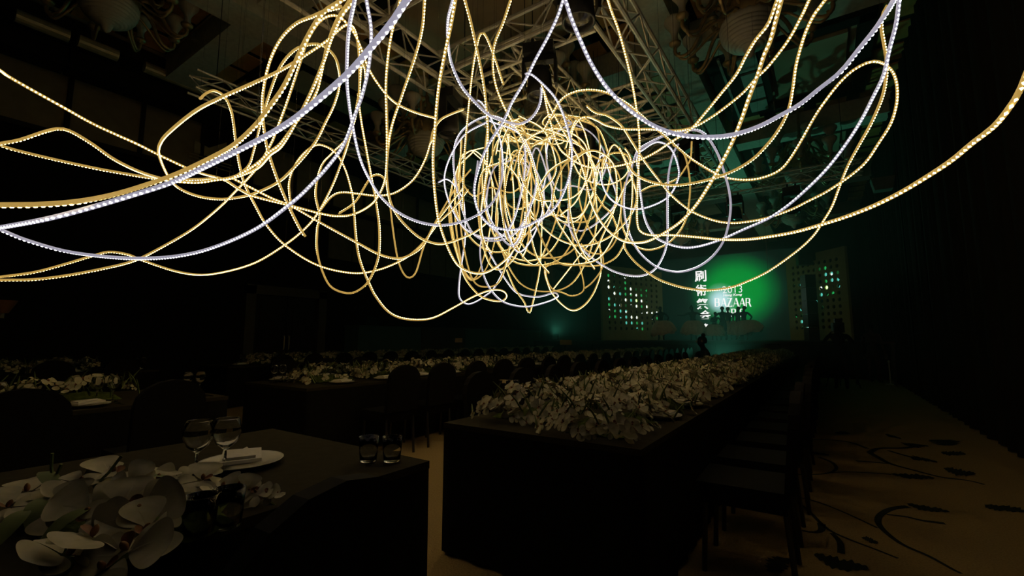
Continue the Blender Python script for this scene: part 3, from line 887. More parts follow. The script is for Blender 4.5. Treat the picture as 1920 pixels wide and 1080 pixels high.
def person(label, loc, rz, mats=None, lean=0.0, arms='down', tilt=0.0, dress=False, sit=False, bun=False, hh=1.68, flare=0.0, grp=None, top=None):
    t = thing('person', label, 'person', loc, rz, grp)
    s = hh / 1.70
    hip = 0.92 if not sit else 0.47
    V = Vector
    d = hip - 0.92
    ln = lean
    J = {'pelvis': (V((0, 0, 0.92 + d)), .135, .10), 'waist': (V((0, -.02 - .12 * ln, 1.08 + d)), .115, .085), 'chest': (V((0, -.30 * ln, 1.28 + d)), .150, .105),
         'neckb': (V((0, -.42 * ln, 1.43 + d)), .07), 'neck': (V((tilt * .03, -.47 * ln, 1.49 + d)), .052), 'jaw': (V((tilt * .06, -.52 * ln - .015, 1.55 + d)), .068, .080),
         'head': (V((tilt * .09, -.54 * ln, 1.62 + d)), .080, .098), 'crown': (V((tilt * .11, -.55 * ln, 1.69 + d)), .055, .07)}
    Bn = [('pelvis', 'waist'), ('waist', 'chest'), ('chest', 'neckb'), ('neckb', 'neck'), ('neck', 'jaw'), ('jaw', 'head'), ('head', 'crown')]
    for sd, n_ in ((-1, 'l'), (1, 'r')):
        if sit:
            J['hip' + n_] = (V((sd * .10, -.05, .48)), .095); J['knee' + n_] = (V((sd * .13, -.46, .50)), .065); J['ank' + n_] = (V((sd * .13, -.44, .09)), .045); J['toe' + n_] = (V((sd * .14, -.58, .04)), .04)
        else:
            J['hip' + n_] = (V((sd * .10, 0, .84)), .095); J['knee' + n_] = (V((sd * .11, -.02, .47)), .062); J['ank' + n_] = (V((sd * .11, .02, .08)), .042); J['toe' + n_] = (V((sd * .13, -.13, .035)), .038)
        Bn += [('pelvis', 'hip' + n_), ('hip' + n_, 'knee' + n_), ('knee' + n_, 'ank' + n_), ('ank' + n_, 'toe' + n_)]
        sh = V((sd * .19, -.38 * ln, 1.38 + d))
        J['sho' + n_] = (sh, .062)
        if arms == 'down':
            el, wr = sh + V((sd * .06, 0, -.28)), sh + V((sd * .08, -.06, -.53))
        elif arms == 'hip':
            el, wr = sh + V((sd * .20, .02, -.22)), sh + V((sd * .12, -.12, -.42))
        elif arms == 'camera':
            el, wr = sh + V((sd * .14, -.12, -.20)), sh + V((-sd * .04, -.34, .02))
        elif arms == 'table':
            el, wr = sh + V((sd * .10, -.16, -.22)), sh + V((0, -.40, -.28))
        else:   # one stretched out to each side, ballet fashion
            el, wr = sh + V((sd * .22, -.05, -.12)), sh + V((sd * .44, -.10, -.10))
        hd = wr + (wr - el).normalized() * .10
        J['elb' + n_] = (el, .042); J['wri' + n_] = (wr, .028); J['han' + n_] = (hd, .030, .018)
        Bn += [('chest', 'sho' + n_), ('sho' + n_, 'elb' + n_), ('elb' + n_, 'wri' + n_), ('wri' + n_, 'han' + n_)]
    for k_ in J:
        J[k_] = (J[k_][0] * s,) + tuple(r_ * s for r_ in J[k_][1:])
    skin_body(t, 'body', J, Bn, mats or M['suit'])
    # fingers: a short chain each
    for sd, n_ in ((-1, 'l'), (1, 'r')):
        w_, h_ = J['wri' + n_][0], J['han' + n_][0]
        dr = (h_ - w_).normalized(); sdv = dr.cross(Vector((0, 0, 1)))
        sdv = sdv.normalized() if sdv.length > .1 else Vector((1, 0, 0))
        m = MB()
        for q in range(4):
            b0 = h_ + sdv * (q - 1.5) * .018
            m.tube([b0, b0 + dr * .035 * s, b0 + dr * .065 * s - Vector((0, 0, .012))], .008 * s, 5)
        m.tube([w_ + dr * .03 + sdv * .03, w_ + dr * .07 + sdv * .05, w_ + dr * .10 + sdv * .05], .009 * s, 5)
        m.obj('fingers', M['skin'], t)
    hp = J['head'][0]
    # face: nose, brow ridge eyes and ears small forms on the head
    m = MB(); m.tube([hp + Vector((0, -.085, .01)) * s, hp + Vector((0, -.115, -.02)) * s, hp + Vector((0, -.09, -.035)) * s], [.006, .014, .008], 6)
    for e in (-1, 1):
        m.tube([hp + Vector((e * .025, -.088, .012)) * s, hp + Vector((e * .045, -.080, .012)) * s], .008, 5)
        m.tube([hp + Vector((e * .082, .0, .02)) * s, hp + Vector((e * .088, .0, -.03)) * s], .014, 6)
    m.tube([hp + Vector((-.02, -.085, -.062)) * s, hp + Vector((.02, -.085, -.062)) * s], .006, 5)
    m.obj('face', M['skin'], t)
    m = MB()
    m.lathe([(.001, .105), (.05, .098), (.082, .065), (.096, .015), (.092, -.03), (.07, -.06)], 16, (0, 0, 0))
    m.v = [tuple(hp + Vector((x, y * 1.12 + .022, z)) * s) for x, y, z in m.v]
    if bun:
        b0 = len(m.v)
        m.lathe([(.001, .05), (.035, .04), (.048, 0), (.035, -.04), (.001, -.05)], 12, (0, 0, 0))
        m.v[b0:] = [tuple(hp + Vector((x, y + .05, z + .125)) * s) for x, y, z in m.v[b0:]]
    m.obj('hair', M['hair'], t, smooth=True)
    if dress:
        m = MB()
        K = 40
        ph = R.uniform(0, 6)
        for lay in range(3):
            rr = (.50, .47, .42)[lay]
            zd = (0, -.12, -.25)[lay]
            vs_ = []
            for j in range(7):
                u = j / 6
                for i in range(K):
                    an = 2 * PI * i / K
                    r_ = .12 + rr * u ** .7 * (1 + flare * math.cos(an - 0.2)) + .045 * u * math.sin(an * 10 + ph + lay)
                    z_ = 1.0 + .04 * math.sin(u * PI) * (1 - lay * .4) - (.56 - zd * .6) * u ** 1.7 + .035 * u * math.sin(an * 7 + ph) + flare * .35 * u * math.cos(an - .2)
                    vs_.append((r_ * math.cos(an) * s, r_ * math.sin(an) * s, z_ * s))
            m.add(vs_, [(j * K + i, j * K + (i + 1) % K, (j + 1) * K + (i + 1) % K, (j + 1) * K + i) for j in range(6) for i in range(K)])
        m.obj('skirt', M['tutu'], t, smooth=True)
    return t


def on_stage(px, d):
    p = at(px, 637, d)
    return (p.x, p.y, 1.18)


person('dancer in a wide ruffled skirt before the left perforated panel', on_stage(1240, 22.6), 0.3, dress=True, arms='hip', flare=.25, grp='dancers on the stage')
person('dancer with a bun and outstretched arms beside the tall calligraphy', on_stage(1301, 22.4), 0.1, dress=True, arms='out', bun=True, tilt=-.6, grp='dancers on the stage')
person('bare-shouldered dancer with hand on hip, leftmost of the middle four', on_stage(1357, 22.6), 0.2, arms='hip', dress=False, grp='dancers on the stage')
person('dancer close behind the one with hand on hip', on_stage(1367.5, 23.0), -.2, arms='down', dress=True, grp='dancers on the stage')
person('dancer standing right of the lettering, third of the middle four', on_stage(1386, 22.7), -.3, arms='down', dress=True, tilt=.4, grp='dancers on the stage')
person('rightmost dancer in a broad flaring pale skirt', on_stage(1397, 22.3), -.3, arms='hip', dress=True, flare=.5, tilt=.5, grp='dancers on the stage')
person('dancer bending low in a wide skirt right of the calligraphy', on_stage(1340, 22.0), .4, arms='table', dress=True, lean=.9, hh=1.35, grp='dancers on the stage')

p = at(1340, 640, 10.6)
person('seated person in black with a hair knot leaning to the flower table', (p.x - .1, p.y, 0), -PI / 2 + .4, sit=True, bun=True, lean=.35, arms='table', hh=1.76)
ck = (p.x - .1, p.y)
p = at(1572, 640, 11.5)
person('camera operator in dark clothes standing in the carpeted aisle', (p.x, p.y, 0), PI + .1, arms='camera', hh=1.66)
vc = thing('video_camera', 'black video camera on a tripod before the camera operator', 'camera', (p.x + .02, p.y + .55, 0), PI + .1)
m = MB(); m.box((0, 0, 1.55), (.24, .42, .26)); m.box((0, .12, 1.73), (.16, .2, .10)); part(vc, 'camera_body', m, M['black_metal'])
m = MB(); m.lathe([(.06, 0), (.07, .1), (.09, .2), (.085, .2)], 14); m.v = [(x, -.2 - z, 1.55 + y) for x, y, z in m.v]; part(vc, 'camera_lens', m, M['lens'], True)
for i in range(3):
    an = 2 * PI * i / 3 + .5
    m = MB(); m.tube([(0, 0, 1.42), (.42 * math.cos(an), .42 * math.sin(an), .012)], .016, 6); part(vc, 'leg', m, M['black_metal'])
p = at(1672, 640, 13.0)
person('dim person in a dull red top at the end of the aisle', (p.x - .45, p.y, 0), 2.6, mats=M['red_top'], hh=1.7)
p = at(1640, 640, 12.6)
t = thing('side_table', 'small red-topped table beside the dim person by the drapes', 'table', (p.x - .05, p.y, 0))
m = MB(); m.box((0, 0, 1.16), (.95, .5, .04)); part(t, 'tabletop', m, M['red_top'])
for sx_ in (-.42, .42):
    for sy_ in (-.2, .2):
        m = MB(); m.box((sx_, sy_, .57), (.04, .04, 1.14)); part(t, 'leg', m, M['chair_leg'])
p = on_z(1688, 722, 0)
t = thing('stanchion_post', 'thin pale post standing at the foot of the drapes', 'post', (p.x - .2, p.y, 0))
m = MB(); m.lathe([(.12, 0), (.12, .015), (.03, .03), (.018, .05)], 14); part(t, 'base_plate', m, M['steel'])
m = MB(); m.tube([(0, 0, .03), (0, 0, .60)], .016, 8); part(t, 'pole', m, M['steel'])
m = MB(); m.lathe([(.018, .60), (.03, .62), (.02, .66), (.001, .67)], 10); part(t, 'finial', m, M['steel'], True)

# ================================================================== DESKS AND SIGNS AT THE BACK LEFT
def desk(label, px0, px1, mt):
    a, b_ = on_x(px0, 640, -12.2), on_x(px1, 640, -12.2)
    t = thing('control_desk', label, 'desk', (-12.3, (a.y + b_.y) / 2, 0), 0, 'tall draped desks along the left wall')
    L = b_.y - a.y - .02
    m = MB()
    nf = int(L / .05)
    m.grid(lambda u, v: (.36 + .012 * math.sin(u * L * 9), (u - .5) * L, .02 + v * 1.62), nf, 2)
    part(t, 'front_drape', m, mt, True)
    m = MB(); m.box((0, 0, 1.66), (.8, L, .05)); part(t, 'desk_top', m, mt)
    for s_ in (-1, 1):
        m = MB(); m.box((0, s_ * (L / 2 - .02), .82), (.68, .03, 1.62)); part(t, 'side_panel', m, mt)
    return t


desk('teal-draped desk nearest the dark door', 661, 780, M['teal'])
desk('brown-draped desk between the two teal ones', 781, 862, M['brown'])
desk('long teal-draped desk farthest along the left wall', 863, 1005, M['teal'])
for px_, lb in ((697, 'small dark monitor on the nearest teal desk'), (830, 'small dark monitor on the brown desk'), (975, 'small dark monitor on the farthest teal desk')):
    p = on_x(px_, 612, -12.25)
    t = thing('desk_monitor', lb, 'monitor', (-12.25, p.y, 1.686), 0, 'monitors on the desks')
    m = MB(); m.box((0, 0, .16), (.04, .42, .24), mtx=Matrix.Rotation(.1, 3, 'Y')); part(t, 'display', m, M['lens'])
    m = MB(); m.box((-.02, 0, .02), (.03, .06, .06)); m.box((0, 0, .005), (.16, .22, .01)); part(t, 'stand', m, M['black_metal'])
for px_, py_, wpx, hpx, d, lb in ((1061, 642, 22, 9, 15.5, 'tan card sign standing above the far flowers'), (860, 638, 14, 8, 13.5, 'small dim card sign before the brown desk')):
    p = at(px_, py_, d)
    k2 = d / FPX
    t = thing('card_sign', lb, 'sign', (p.x, p.y, 0), YAW)
    m = MB(); m.box((0, 0, p.z), (wpx * k2, .02, hpx * k2)); part(t, 'card', m, M['card'])
    m = MB(); m.tube([(0, .02, .02), (0, .02, p.z)], .012, 6); part(t, 'stand_pole', m, M['black_metal'])
    m = MB(); m.lathe([(.14, 0), (.14, .02), (.02, .03)], 14); part(t, 'base_plate', m, M['black_metal'])
# wall sconce at the left edge
p = on_x(3, 582, XL + .22)
t = thing('wall_sconce', 'unlit amber cone-shaded sconce at the left edge of the picture', 'sconce', (XL, p.y, p.z))
m = MB(); m.lathe([(.09, 0), (.20, .24), (.19, .24), (.08, .01)], 18, (.24, 0, -.05)); part(t, 'shade', m, M['amber'], True)
m = MB(); m.tube([(.0, 0, -.08), (.12, 0, -.12), (.24, 0, -.06)], .015, 6); m.lathe([(.07, -.14), (.07, -.02)], 12, (.015, 0, 0)); part(t, 'bracket', m, M['gilt'])
# wall speaker
p = on_x(1657, 345, 1.42)
t = thing('wall_speaker', 'small grey loudspeaker high on the right drapes', 'loudspeaker', (1.45, p.y, p.z))
m = MB(); m.poly([Vector((-.28, -.15, .14)), Vector((.18, -.15, .14)), Vector((.12, -.15, -.16)), Vector((-.22, -.15, -.16))], .3, Vector((0, 1, 0))); part(t, 'speaker_box', m, mat('speaker_grey', (.2, .2, .18), None, 6, .7))
m = MB(); m.box((.2, 0, 0), (.14, .06, .06)); part(t, 'bracket', m, M['black_metal'])

# ================================================================== TABLES
TB = [('table_A0', 'nearest dark-clothed table in the lower left corner', -2.60, -1.38, -2.6, 1.42),
      ('table_A', 'long flower-covered table running from the middle to the stage', -1.93, -0.72, 2.10, 17.4),
      ('table_B0', 'dark-clothed table at the left edge, middle one of the left group', -5.65, -4.38, -2.4, 1.98),
      ('table_B', 'long dark table in the second row with a black chair row', -5.65, -4.38, 2.72, 17.4),
      ('table_C0', 'farthest short table at the left edge in the dark', -10.3, -9.05, -1.6, 3.0),
      ('table_C', 'long table of the third row near the left wall', -10.3, -9.05, 4.05, 17.4)]
for nm, lb, x0, x1, y0, y1 in TB:
    t = thing('banquet_table', lb, 'table', ((x0 + x1) / 2, (y0 + y1) / 2, 0), 0, 'long banquet tables')
    W, L = x1 - x0, y1 - y0
    m = MB(); m.box((0, 0, .735), (W, L, .03)); part(t, 'tabletop', m, M['cloth'])
    # pleated skirt
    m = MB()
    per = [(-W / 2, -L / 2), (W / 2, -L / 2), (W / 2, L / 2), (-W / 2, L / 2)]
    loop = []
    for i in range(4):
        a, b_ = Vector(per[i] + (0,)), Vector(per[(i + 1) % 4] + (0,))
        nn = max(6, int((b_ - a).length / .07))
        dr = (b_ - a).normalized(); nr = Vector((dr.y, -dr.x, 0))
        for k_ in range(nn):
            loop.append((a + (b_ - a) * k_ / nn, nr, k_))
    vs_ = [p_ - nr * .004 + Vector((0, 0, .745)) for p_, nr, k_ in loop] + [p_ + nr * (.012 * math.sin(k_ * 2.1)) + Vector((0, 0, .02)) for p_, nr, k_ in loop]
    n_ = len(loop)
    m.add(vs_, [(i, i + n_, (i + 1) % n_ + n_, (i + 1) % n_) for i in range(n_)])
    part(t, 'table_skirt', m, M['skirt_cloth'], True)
    for sx_ in (-1, 1):
        for sy_ in (-1, 1):
            m = MB(); m.tube([(sx_ * (W / 2 - .1), sy_ * (L / 2 - .15), 0), (sx_ * (W / 2 - .1), sy_ * (L / 2 - .15), .72)], .02, 6); part(t, 'leg', m, M['chair_leg'])
ZT = 0.752

# ------------------------------------------------------------------ chairs
def make_chair():
    t = thing('banquet_chair', 'x', 'chair', (0, 0, -5), 0, 'dark banquet chairs')
    m = MB(); m.box((0, 0, .44), (.44, .42, .07)); m.box((0, 0, .39), (.42, .40, .05)); part(t, 'seat', m, M['chair'])
    # rounded backrest leaning outward, local +x is the back
    out = [(-.21, .47), (.21, .47), (.215, .78)]
    for i in range(9):
        an = PI * i / 8
        out.append((.215 * math.cos(an), .80 + .17 * math.sin(an)))
    m = MB()
    m.poly([Vector((.20 + (z - .47) * .10, y, z)) for y, z in out], .05, Vector((1, 0, 0)))
    part(t, 'backrest', m, M['chair'])
    for sx_ in (-.18, .20):
        for sy_ in (-.18, .18):
            m = MB(); m.tube([(sx_, sy_, .40), (sx_ + (.03 if sx_ > 0 else -.02), sy_, 0)], .014, 6); part(t, 'leg', m, M['chair_leg'])
    return t


chair0 = make_chair()
first = [True]


def chair(x, y, rz, label):
    o = chair0 if first[0] else dup(chair0)
    first[0] = False
    o.location = (x, y, 0); o.rotation_euler = (0, 0, rz); o['label'] = label
    return o


def row(x, y0, n_, st, rz, desc):
    for i in range(n_):
        chair(x + R.uniform(-.02, .02), y0 + i * st + R.uniform(-.02, .02), rz + R.uniform(-.06, .06), '%s black chair from the near end %s' % (ORD[i], desc))


row(-4.08, 3.55, 22, .62, 0, 'on the right of the second-row table')
row(-5.95, 3.55, 10, .62, PI, 'on the left of the second-row table')
row(-8.74, 4.75, 18, .66, 0, 'on the right of the third-row table')
row(-.42, 2.95, 22, .62, 0, 'on the aisle side of the flower table')
row(-2.25, 3.2, 12, .66, PI, 'on the left of the flower table')
row(-1.12, -.2, 2, .80, 0, 'beside the nearest table')
row(-4.08, -.1, 3, .72, 0, 'beside the middle left table')
row(-8.74, .2, 4, .72, 0, 'beside the farthest left table')
chair(ck[0], ck[1], PI - .4, 'black chair under the seated person with the hair knot')

# ------------------------------------------------------------------ tableware
pl = MB(); pl.lathe([(.001, .006), (.08, .006), (.095, .012), (.135, .020), (.138, .024), (.132, .022), (.09, .015), (.078, .010), (.001, .010)], 24)
plate_me = pl.mesh('dish', M['china'], True)
nk = MB()
nk.poly([Vector((-.07, -.09, .022)), Vector((.07, -.09, .022)), Vector((.085, .07, .030)), Vector((-.05, .10, .030))], .012, Vector((0, 0, 1)))
nk.poly([Vector((-.06, -.07, .035)), Vector((.05, -.08, .035)), Vector((.03, .05, .045))], .010, Vector((0, 0, 1)))
napk_me = nk.mesh('napkin', M['linen'])
ct = MB(); ct.box((0, .04, .003), (.012, .11, .005)); ct.poly([Vector((-.006, -.02, .001)), Vector((.006, -.02, .001)), Vector((.010, -.11, .001)), Vector((-.002, -.12, .001))], .004, Vector((0, 0, 1)))
knife_me = ct.mesh('knife', M['cutlery'])
fk = MB(); fk.box((0, .03, .003), (.010, .12, .005)); fk.box((0, -.05, .005), (.024, .04, .005))
for q in (-.009, -.003, .003, .009):
    fk.box((q, -.09, .007), (.003, .05, .004))
fork_me = fk.mesh('fork', M['cutlery'])
gl = MB(); gl.lathe([(.001, .004), (.034, .002), (.035, .0), (.034, .004), (.008, .010), (.0045, .02), (.0042, .085), (.010, .092), (.030, .112), (.041, .140), (.042, .165), (.036, .20), (.0345, .202), (.0335, .20), (.0395, .165), (.0385, .142), (.028, .116), (.008, .099), (.001, .097)], 22)
wine_me = gl.mesh('wine_glass', M['glass'], True)
tb = MB(); tb.lathe([(.001, .002), (.030, .0), (.034, .004), (.038, .05), (.040, .10), (.0385, .10), (.0365, .05), (.032, .010), (.001, .010)], 22)
tumb_me = tb.mesh('water_glass', M['glass'], True)


def setting(x, y, rz, where, i, glasses=2, knife=True):
    o = tag(put('dinner_plate', plate_me, None, (x, y, ZT), (0, 0, rz)), 'plate of the %s setting %s' % (ORD[i], where), 'plate', 'dinner plates')
    o2 = tag(put('napkin', napk_me, None, (x, y, ZT + .002), (0, 0, rz + R.uniform(-.4, .4))), 'napkin of the %s setting %s' % (ORD[i], where), 'napkin', 'folded napkins')
    c, s = math.cos(rz), math.sin(rz)

    def loc(a, b_):
        return (x + a * c - b_ * s, y + a * s + b_ * c, ZT)
    if knife:
        tag(put('knife', knife_me, None, loc(0, .19), (0, 0, rz - PI / 2)), 'knife of the %s setting %s' % (ORD[i], where), 'knife', 'knives')
        tag(put('fork', fork_me, None, loc(0, -.19), (0, 0, rz - PI / 2)), 'fork of the %s setting %s' % (ORD[i], where), 'fork', 'forks')
    for q in range(glasses):
        nm, me = (('wine_glass', wine_me), ('water_glass', tumb_me))[q == 2]
        tag(put(nm, me, None, loc(-.20, .10 + q * .10)), '%s wine glass of the %s setting %s' % (('nearer', 'farther')[q], ORD[i], where), 'glass', 'clear wine glasses')


for i in range(22):
    setting(-4.55, 3.25 + i * .62, 0, 'on the right side of the second-row table', i, 2 if i < 9 else 0, i < 9)
for i in range(3):
    setting(-5.45, 3.05 + i * .62, PI, 'on the left side of the second-row table', i, 2, False)
for i in range(20):
    setting(-.90, 3.0 + i * .62, 0, 'on the aisle side of the flower table', i, 0, i < 6)
for i in range(7):
    setting(-9.25, 4.35 + i * .66, 0, 'on the right side of the third-row table', i, 2 if i < 3 else 0, False)
for i in range(3):
    setting(-4.56, 1.70 - i * .62, 0, 'from the far end of the middle left table', i, 2, True)
for i in range(2):
    setting(-9.25, 2.7 - i * .72, 0, 'from the far end of the farthest left table', i, 2, True)
# glasses standing between the flowers of the long table
for i, (px_, py_) in enumerate(((944, 752), (964, 752), (1171, 752), (1189, 752), (1345, 700), (1330, 702))):
    p = on_z(px_, py_, ZT + .05)
    tag(put('wine_glass', wine_me, None, (p.x, p.y, ZT)), '%s wine glass from the left among the flowers of the long table' % ORD[i], 'glass', 'clear wine glasses')
# near table: plate with napkin, glasses
p = on_z(452, 873, ZT)
pw = tag(put('dinner_plate', plate_me, None, (p.x, p.y, ZT), (0, 0, .4)), 'large dim plate at the right of the nearest orchids', 'plate', 'dinner plates'); pw.scale = (1.1, 1.1, 1)
tag(put('napkin', napk_me, None, (p.x - .02, p.y, ZT + .002), (0, 0, 1.2)), 'dim folded napkin on the large plate by the nearest orchids', 'napkin', 'folded napkins')
for px_, py_, d, lb in ((366, 878, 1.75, 'left tall wine glass behind the nearest orchids'), (420, 870, 1.75, 'right tall wine glass behind the nearest orchids')):
    p = on_z(px_, py_ + 18, ZT)
    o = tag(put('wine_glass', wine_me, None, (p.x, p.y, ZT)), lb, 'glass', 'clear wine glasses'); o.scale = (1.15, 1.15, 1.0)
for px_, py_, lb in ((372, 985, 'left water glass under the nearest orchid spray'), (425, 968, 'right water glass under the nearest orchid spray')):
    p = on_z(px_, py_ + 20, ZT)
    tag(put('water_glass', tumb_me, None, (p.x, p.y, ZT)), lb, 'glass', 'clear water glasses')
for px_, lb in ((692, 'left of two dim glasses behind the nearest chair'), (736, 'right of two dim glasses behind the nearest chair')):
    p = on_z(px_, 818, ZT + .10)
    tag(put('water_glass', tumb_me, None, (p.x, p.y, ZT)), lb, 'glass', 'clear water glasses')

# ================================================================== ORCHIDS
def petal(mb, an, L, Wd, cup, lift, off=.006):
    ca, sa = math.cos(an), math.sin(an)
    pts = []
    prof = [(0, .10), (.25, .55), (.5, .9), (.72, 1.0), (.9, .72), (1.0, .25)]
    for u, w_ in prof:
        for s_ in (-1, 0, 1):
            r = off + u * L
            y = s_ * w_ * Wd / 2
            z = lift * u + cup * (1 - abs(s_)) * -.5 * w_ * Wd + .10 * L * math.sin(u * PI) - .15 * L * max(0, u - .6)
            pts.append((r * ca - y * sa, r * sa + y * ca, z))
    fs_ = []
    for i in range(len(prof) - 1):
        for j in (0, 1):
            fs_.append((3 * i + j, 3 * i + j + 1, 3 * i + j + 4, 3 * i + j + 3))
    mb.add(pts, fs_)


def orchid_mesh(sc=1.0, nm='blossom'):
    mb = MB()
    for an in (0.0, PI):
        petal(mb, an, .048 * sc, .070 * sc, .25, .008 * sc)
    for an in (PI / 2, PI / 2 + 2.25, PI / 2 - 2.25):
        petal(mb, an, .044 * sc, .034 * sc, .2, .0)
    mb.cur = 1
    mb.lathe([(.003 * sc, .003), (.006 * sc, .007 * sc), (.004 * sc, .014 * sc), (.001, .016 * sc)], 6, (0, -.006 * sc, 0))
    petal(mb, -PI / 2, .02 * sc, .016 * sc, .5, .012 * sc)
    return mb


ORC = [orchid_mesh(1.0), orchid_mesh(1.2), orchid_mesh(.85)]
ORM = [o_.mesh('blossom', [M['petal'], M['lip']], True) for o_ in ORC]


def face_mat(nrm, spin, sc=1.0):
    q = Vector((0, 0, 1)).rotation_difference(nrm)
    return (q @ Quaternion((0, 0, 1), spin)).to_matrix().to_4x4() @ Matrix.Scale(sc, 4)


def spots(n_, rx, ry, h, rnd):
    out = []
    for i in range(n_):
        for _ in range(20):
            x, y = rnd.uniform(-1, 1), rnd.uniform(-1, 1)
            if x * x + (y * y) ** 2 < 1:
                break
        z = h * (1 - x * x) * (1 - .75 * y ** 4) + rnd.uniform(-.02, .03) + .03
        nrm = Vector((x * .9 + rnd.uniform(-.5, .5), y * .35 + rnd.uniform(-.7, .5), .55 + rnd.uniform(-.2, .4))).normalized()
        if i % 5 == 0:
            y = -rnd.uniform(.72, 1.0)
            z = rnd.uniform(.02, .11)
            nrm = Vector((x * .6 + rnd.uniform(-.3, .3), -.75, .45 + rnd.uniform(-.2, .3))).normalized()
        out.append((Vector((x * rx, y * ry, z)), nrm, rnd.uniform(0, 6.28), rnd.randrange(3)))
    return out


def greens(mb, rx, ry, h, n_, rnd):
    for i in range(n_):
        x, y = rnd.uniform(-1, 1), rnd.uniform(-1, 1)
        b0 = Vector((x * rx, y * ry, h * (1 - x * x) * .6))
        d = Vector((rnd.uniform(-.6, .6), rnd.uniform(-.6, .6), 1)).normalized()
        L = rnd.uniform(.07, .17)
        mb.tube([b0, b0 + d * L * .6, b0 + d * L + Vector((d.x * .03, d.y * .03, 0))], [.005, .006, .002], 4)


def moss_mound(rx, ry, h, rnd):
    mb = MB()
    ph = rnd.uniform(0, 6)

    def fn(u, v):
        x, y = u * 2 - 1, v * 2 - 1
        z = h * .62 * max(0, 1 - x * x) ** .6 * max(0, 1 - y ** 4) ** .5 + .012 * math.sin(9 * x + ph) * math.cos(11 * y + ph)
        return (x * rx, y * ry, max(.002, z))
    mb.grid(fn, 12, 14)
    return mb


HALF = [dict(), dict()]
FAR_SETS = []
for v in range(3):
    rnd = random.Random(50 + v)
    fb = MB()
    for p_, nrm, sp, k_ in spots(125, .27, .42, .15, rnd):
        src = ORC[k_]
        mt = Matrix.Translation(p_) @ face_mat(nrm, sp, .72)
        k0 = len(fb.v)
        fb.v += [tuple(mt @ Vector(q)) for q in src.v]
        fb.f += [tuple(i + k0 for i in f) for f in src.f]
        fb.m += src.m
    gb = MB(); greens(gb, .26, .40, .17, 44, rnd)
    FAR_SETS.append((fb.mesh('blossoms', [M['petal'], M['lip']], True), gb.mesh('leaves', M['green']), moss_mound(.17, .28, .10, rnd).mesh('moss', M['moss'], True)))


def centrepiece(x, y, label, near, group, nb=95, sx=1.0, rz=0.0):
    t = thing('orchid_centrepiece', label, 'flowers', (x, y, ZT), rz, group)
    v = R.randrange(3)
    fbm, gbm, mm = FAR_SETS[v]
    o = put('moss', mm, t); o.scale = (sx, 1, 1)
    o = put('leaves', gbm, t); o.scale = (sx, 1, 1)
    if near:
        rnd = random.Random(int(x * 1000 + y * 77))
        for p_, nrm, sp, k_ in spots(nb, .27 * sx, .42, .15, rnd):
            o = put('blossom', ORM[k_], t)
            o.matrix_local = Matrix.Translation(p_) @ face_mat(nrm, sp, rnd.uniform(.6, .88))
    else:
        o = put('blossoms', fbm, t); o['kind'] = 'stuff'; o.scale = (sx, 1, 1)
    return t


for i in range(19):
    y = 2.68 + i * .78
    centrepiece(-1.60, y, '%s white orchid bed from the near end, left row of the long table' % ORD[i], i < 5, 'orchid beds on the long table', nb=135, sx=1.12)
    if i < 18:
        centrepiece(-1.04, y - .16, '%s white orchid bed from the near end, right row of the long table' % ORD[i], i < 5, 'orchid beds on the long table', nb=135, sx=1.05)
for i in range(18):
    centrepiece(-5.02, 3.38 + i * .80, '%s white orchid bed from the near end of the second-row table' % ORD[i], i < 4, 'orchid beds on the second row', nb=80, sx=1.1)
for i in range(16):
    centrepiece(-9.68, 5.0 + i * .80, '%s white orchid bed from the near end of the third-row table' % ORD[i], False, 'orchid beds on the third row', sx=1.1)
for i in range(3):
    centrepiece(-5.05, 1.1 - i * .8, '%s white orchid bed from the far end of the middle left table' % ORD[i], i < 2, 'orchid beds at the left', nb=60)
for i in range(2):
    centrepiece(-9.7, 2.0 - i * .8, '%s white orchid bed from the far end of the farthest left table' % ORD[i], False, 'orchid beds at the left')

# the nearest arrangement, blossom by blossom
base = on_z(240, 985, ZT)
near = thing('orchid_spray', 'large close white orchids with buds in the lower left corner', 'flowers', (base.x, base.y, ZT))
NB = [(150, 905, 1.25, 1.0), (205, 890, 1.3, 1.0), (240, 905, 1.25, .9), (60, 920, 1.3, 1.1), (20, 950, 1.2, 1.0), (290, 900, 1.3, .9), (330, 905, 1.35, .9), (375, 900, 1.35, .95), (410, 915, 1.35, .9),
      (170, 955, 1.1, 1.1), (225, 950, 1.1, 1.1), (265, 960, 1.08, 1.15), (120, 950, 1.15, 1.0), (180, 1010, .98, 1.15), (235, 1040, .95, 1.2), (120, 1040, .95, 1.1), (280, 990, 1.05, 1.0), (320, 935, 1.25, .8), (185, 1075, .92, 1.1), (440, 915, 1.38, .7), (462, 920, 1.38, .7), (480, 930, 1.38, .65), (500, 940, 1.38, .5), (518, 948, 1.38, .35)]
bm_big = orchid_mesh(1.45).mesh('blossom', [M['petal'], M['lip']], True)
for i, (px_, py_, d, s_) in enumerate(NB):
    p = at(px_, py_, d)
    p.z = max(p.z, ZT + .03)
    o = put('blossom', bm_big, near)
    sb_ = o.modifiers.new('round', 'SUBSURF'); sb_.levels = 1; sb_.render_levels = 2
    tocam = (EYE - p).normalized()
    nrm = (tocam * .6 + Vector((R.uniform(-.5, .5), R.uniform(-.5, .5), .6 + R.uniform(-.2, .3)))).normalized()
    o.matrix_local = Matrix.Translation(p - Vector((base.x, base.y, ZT))) @ face_mat(nrm, R.uniform(0, 6.28), s_)
m = moss_mound(.26, .16, .10, R); m.obj('moss', M['moss'], near, smooth=True)
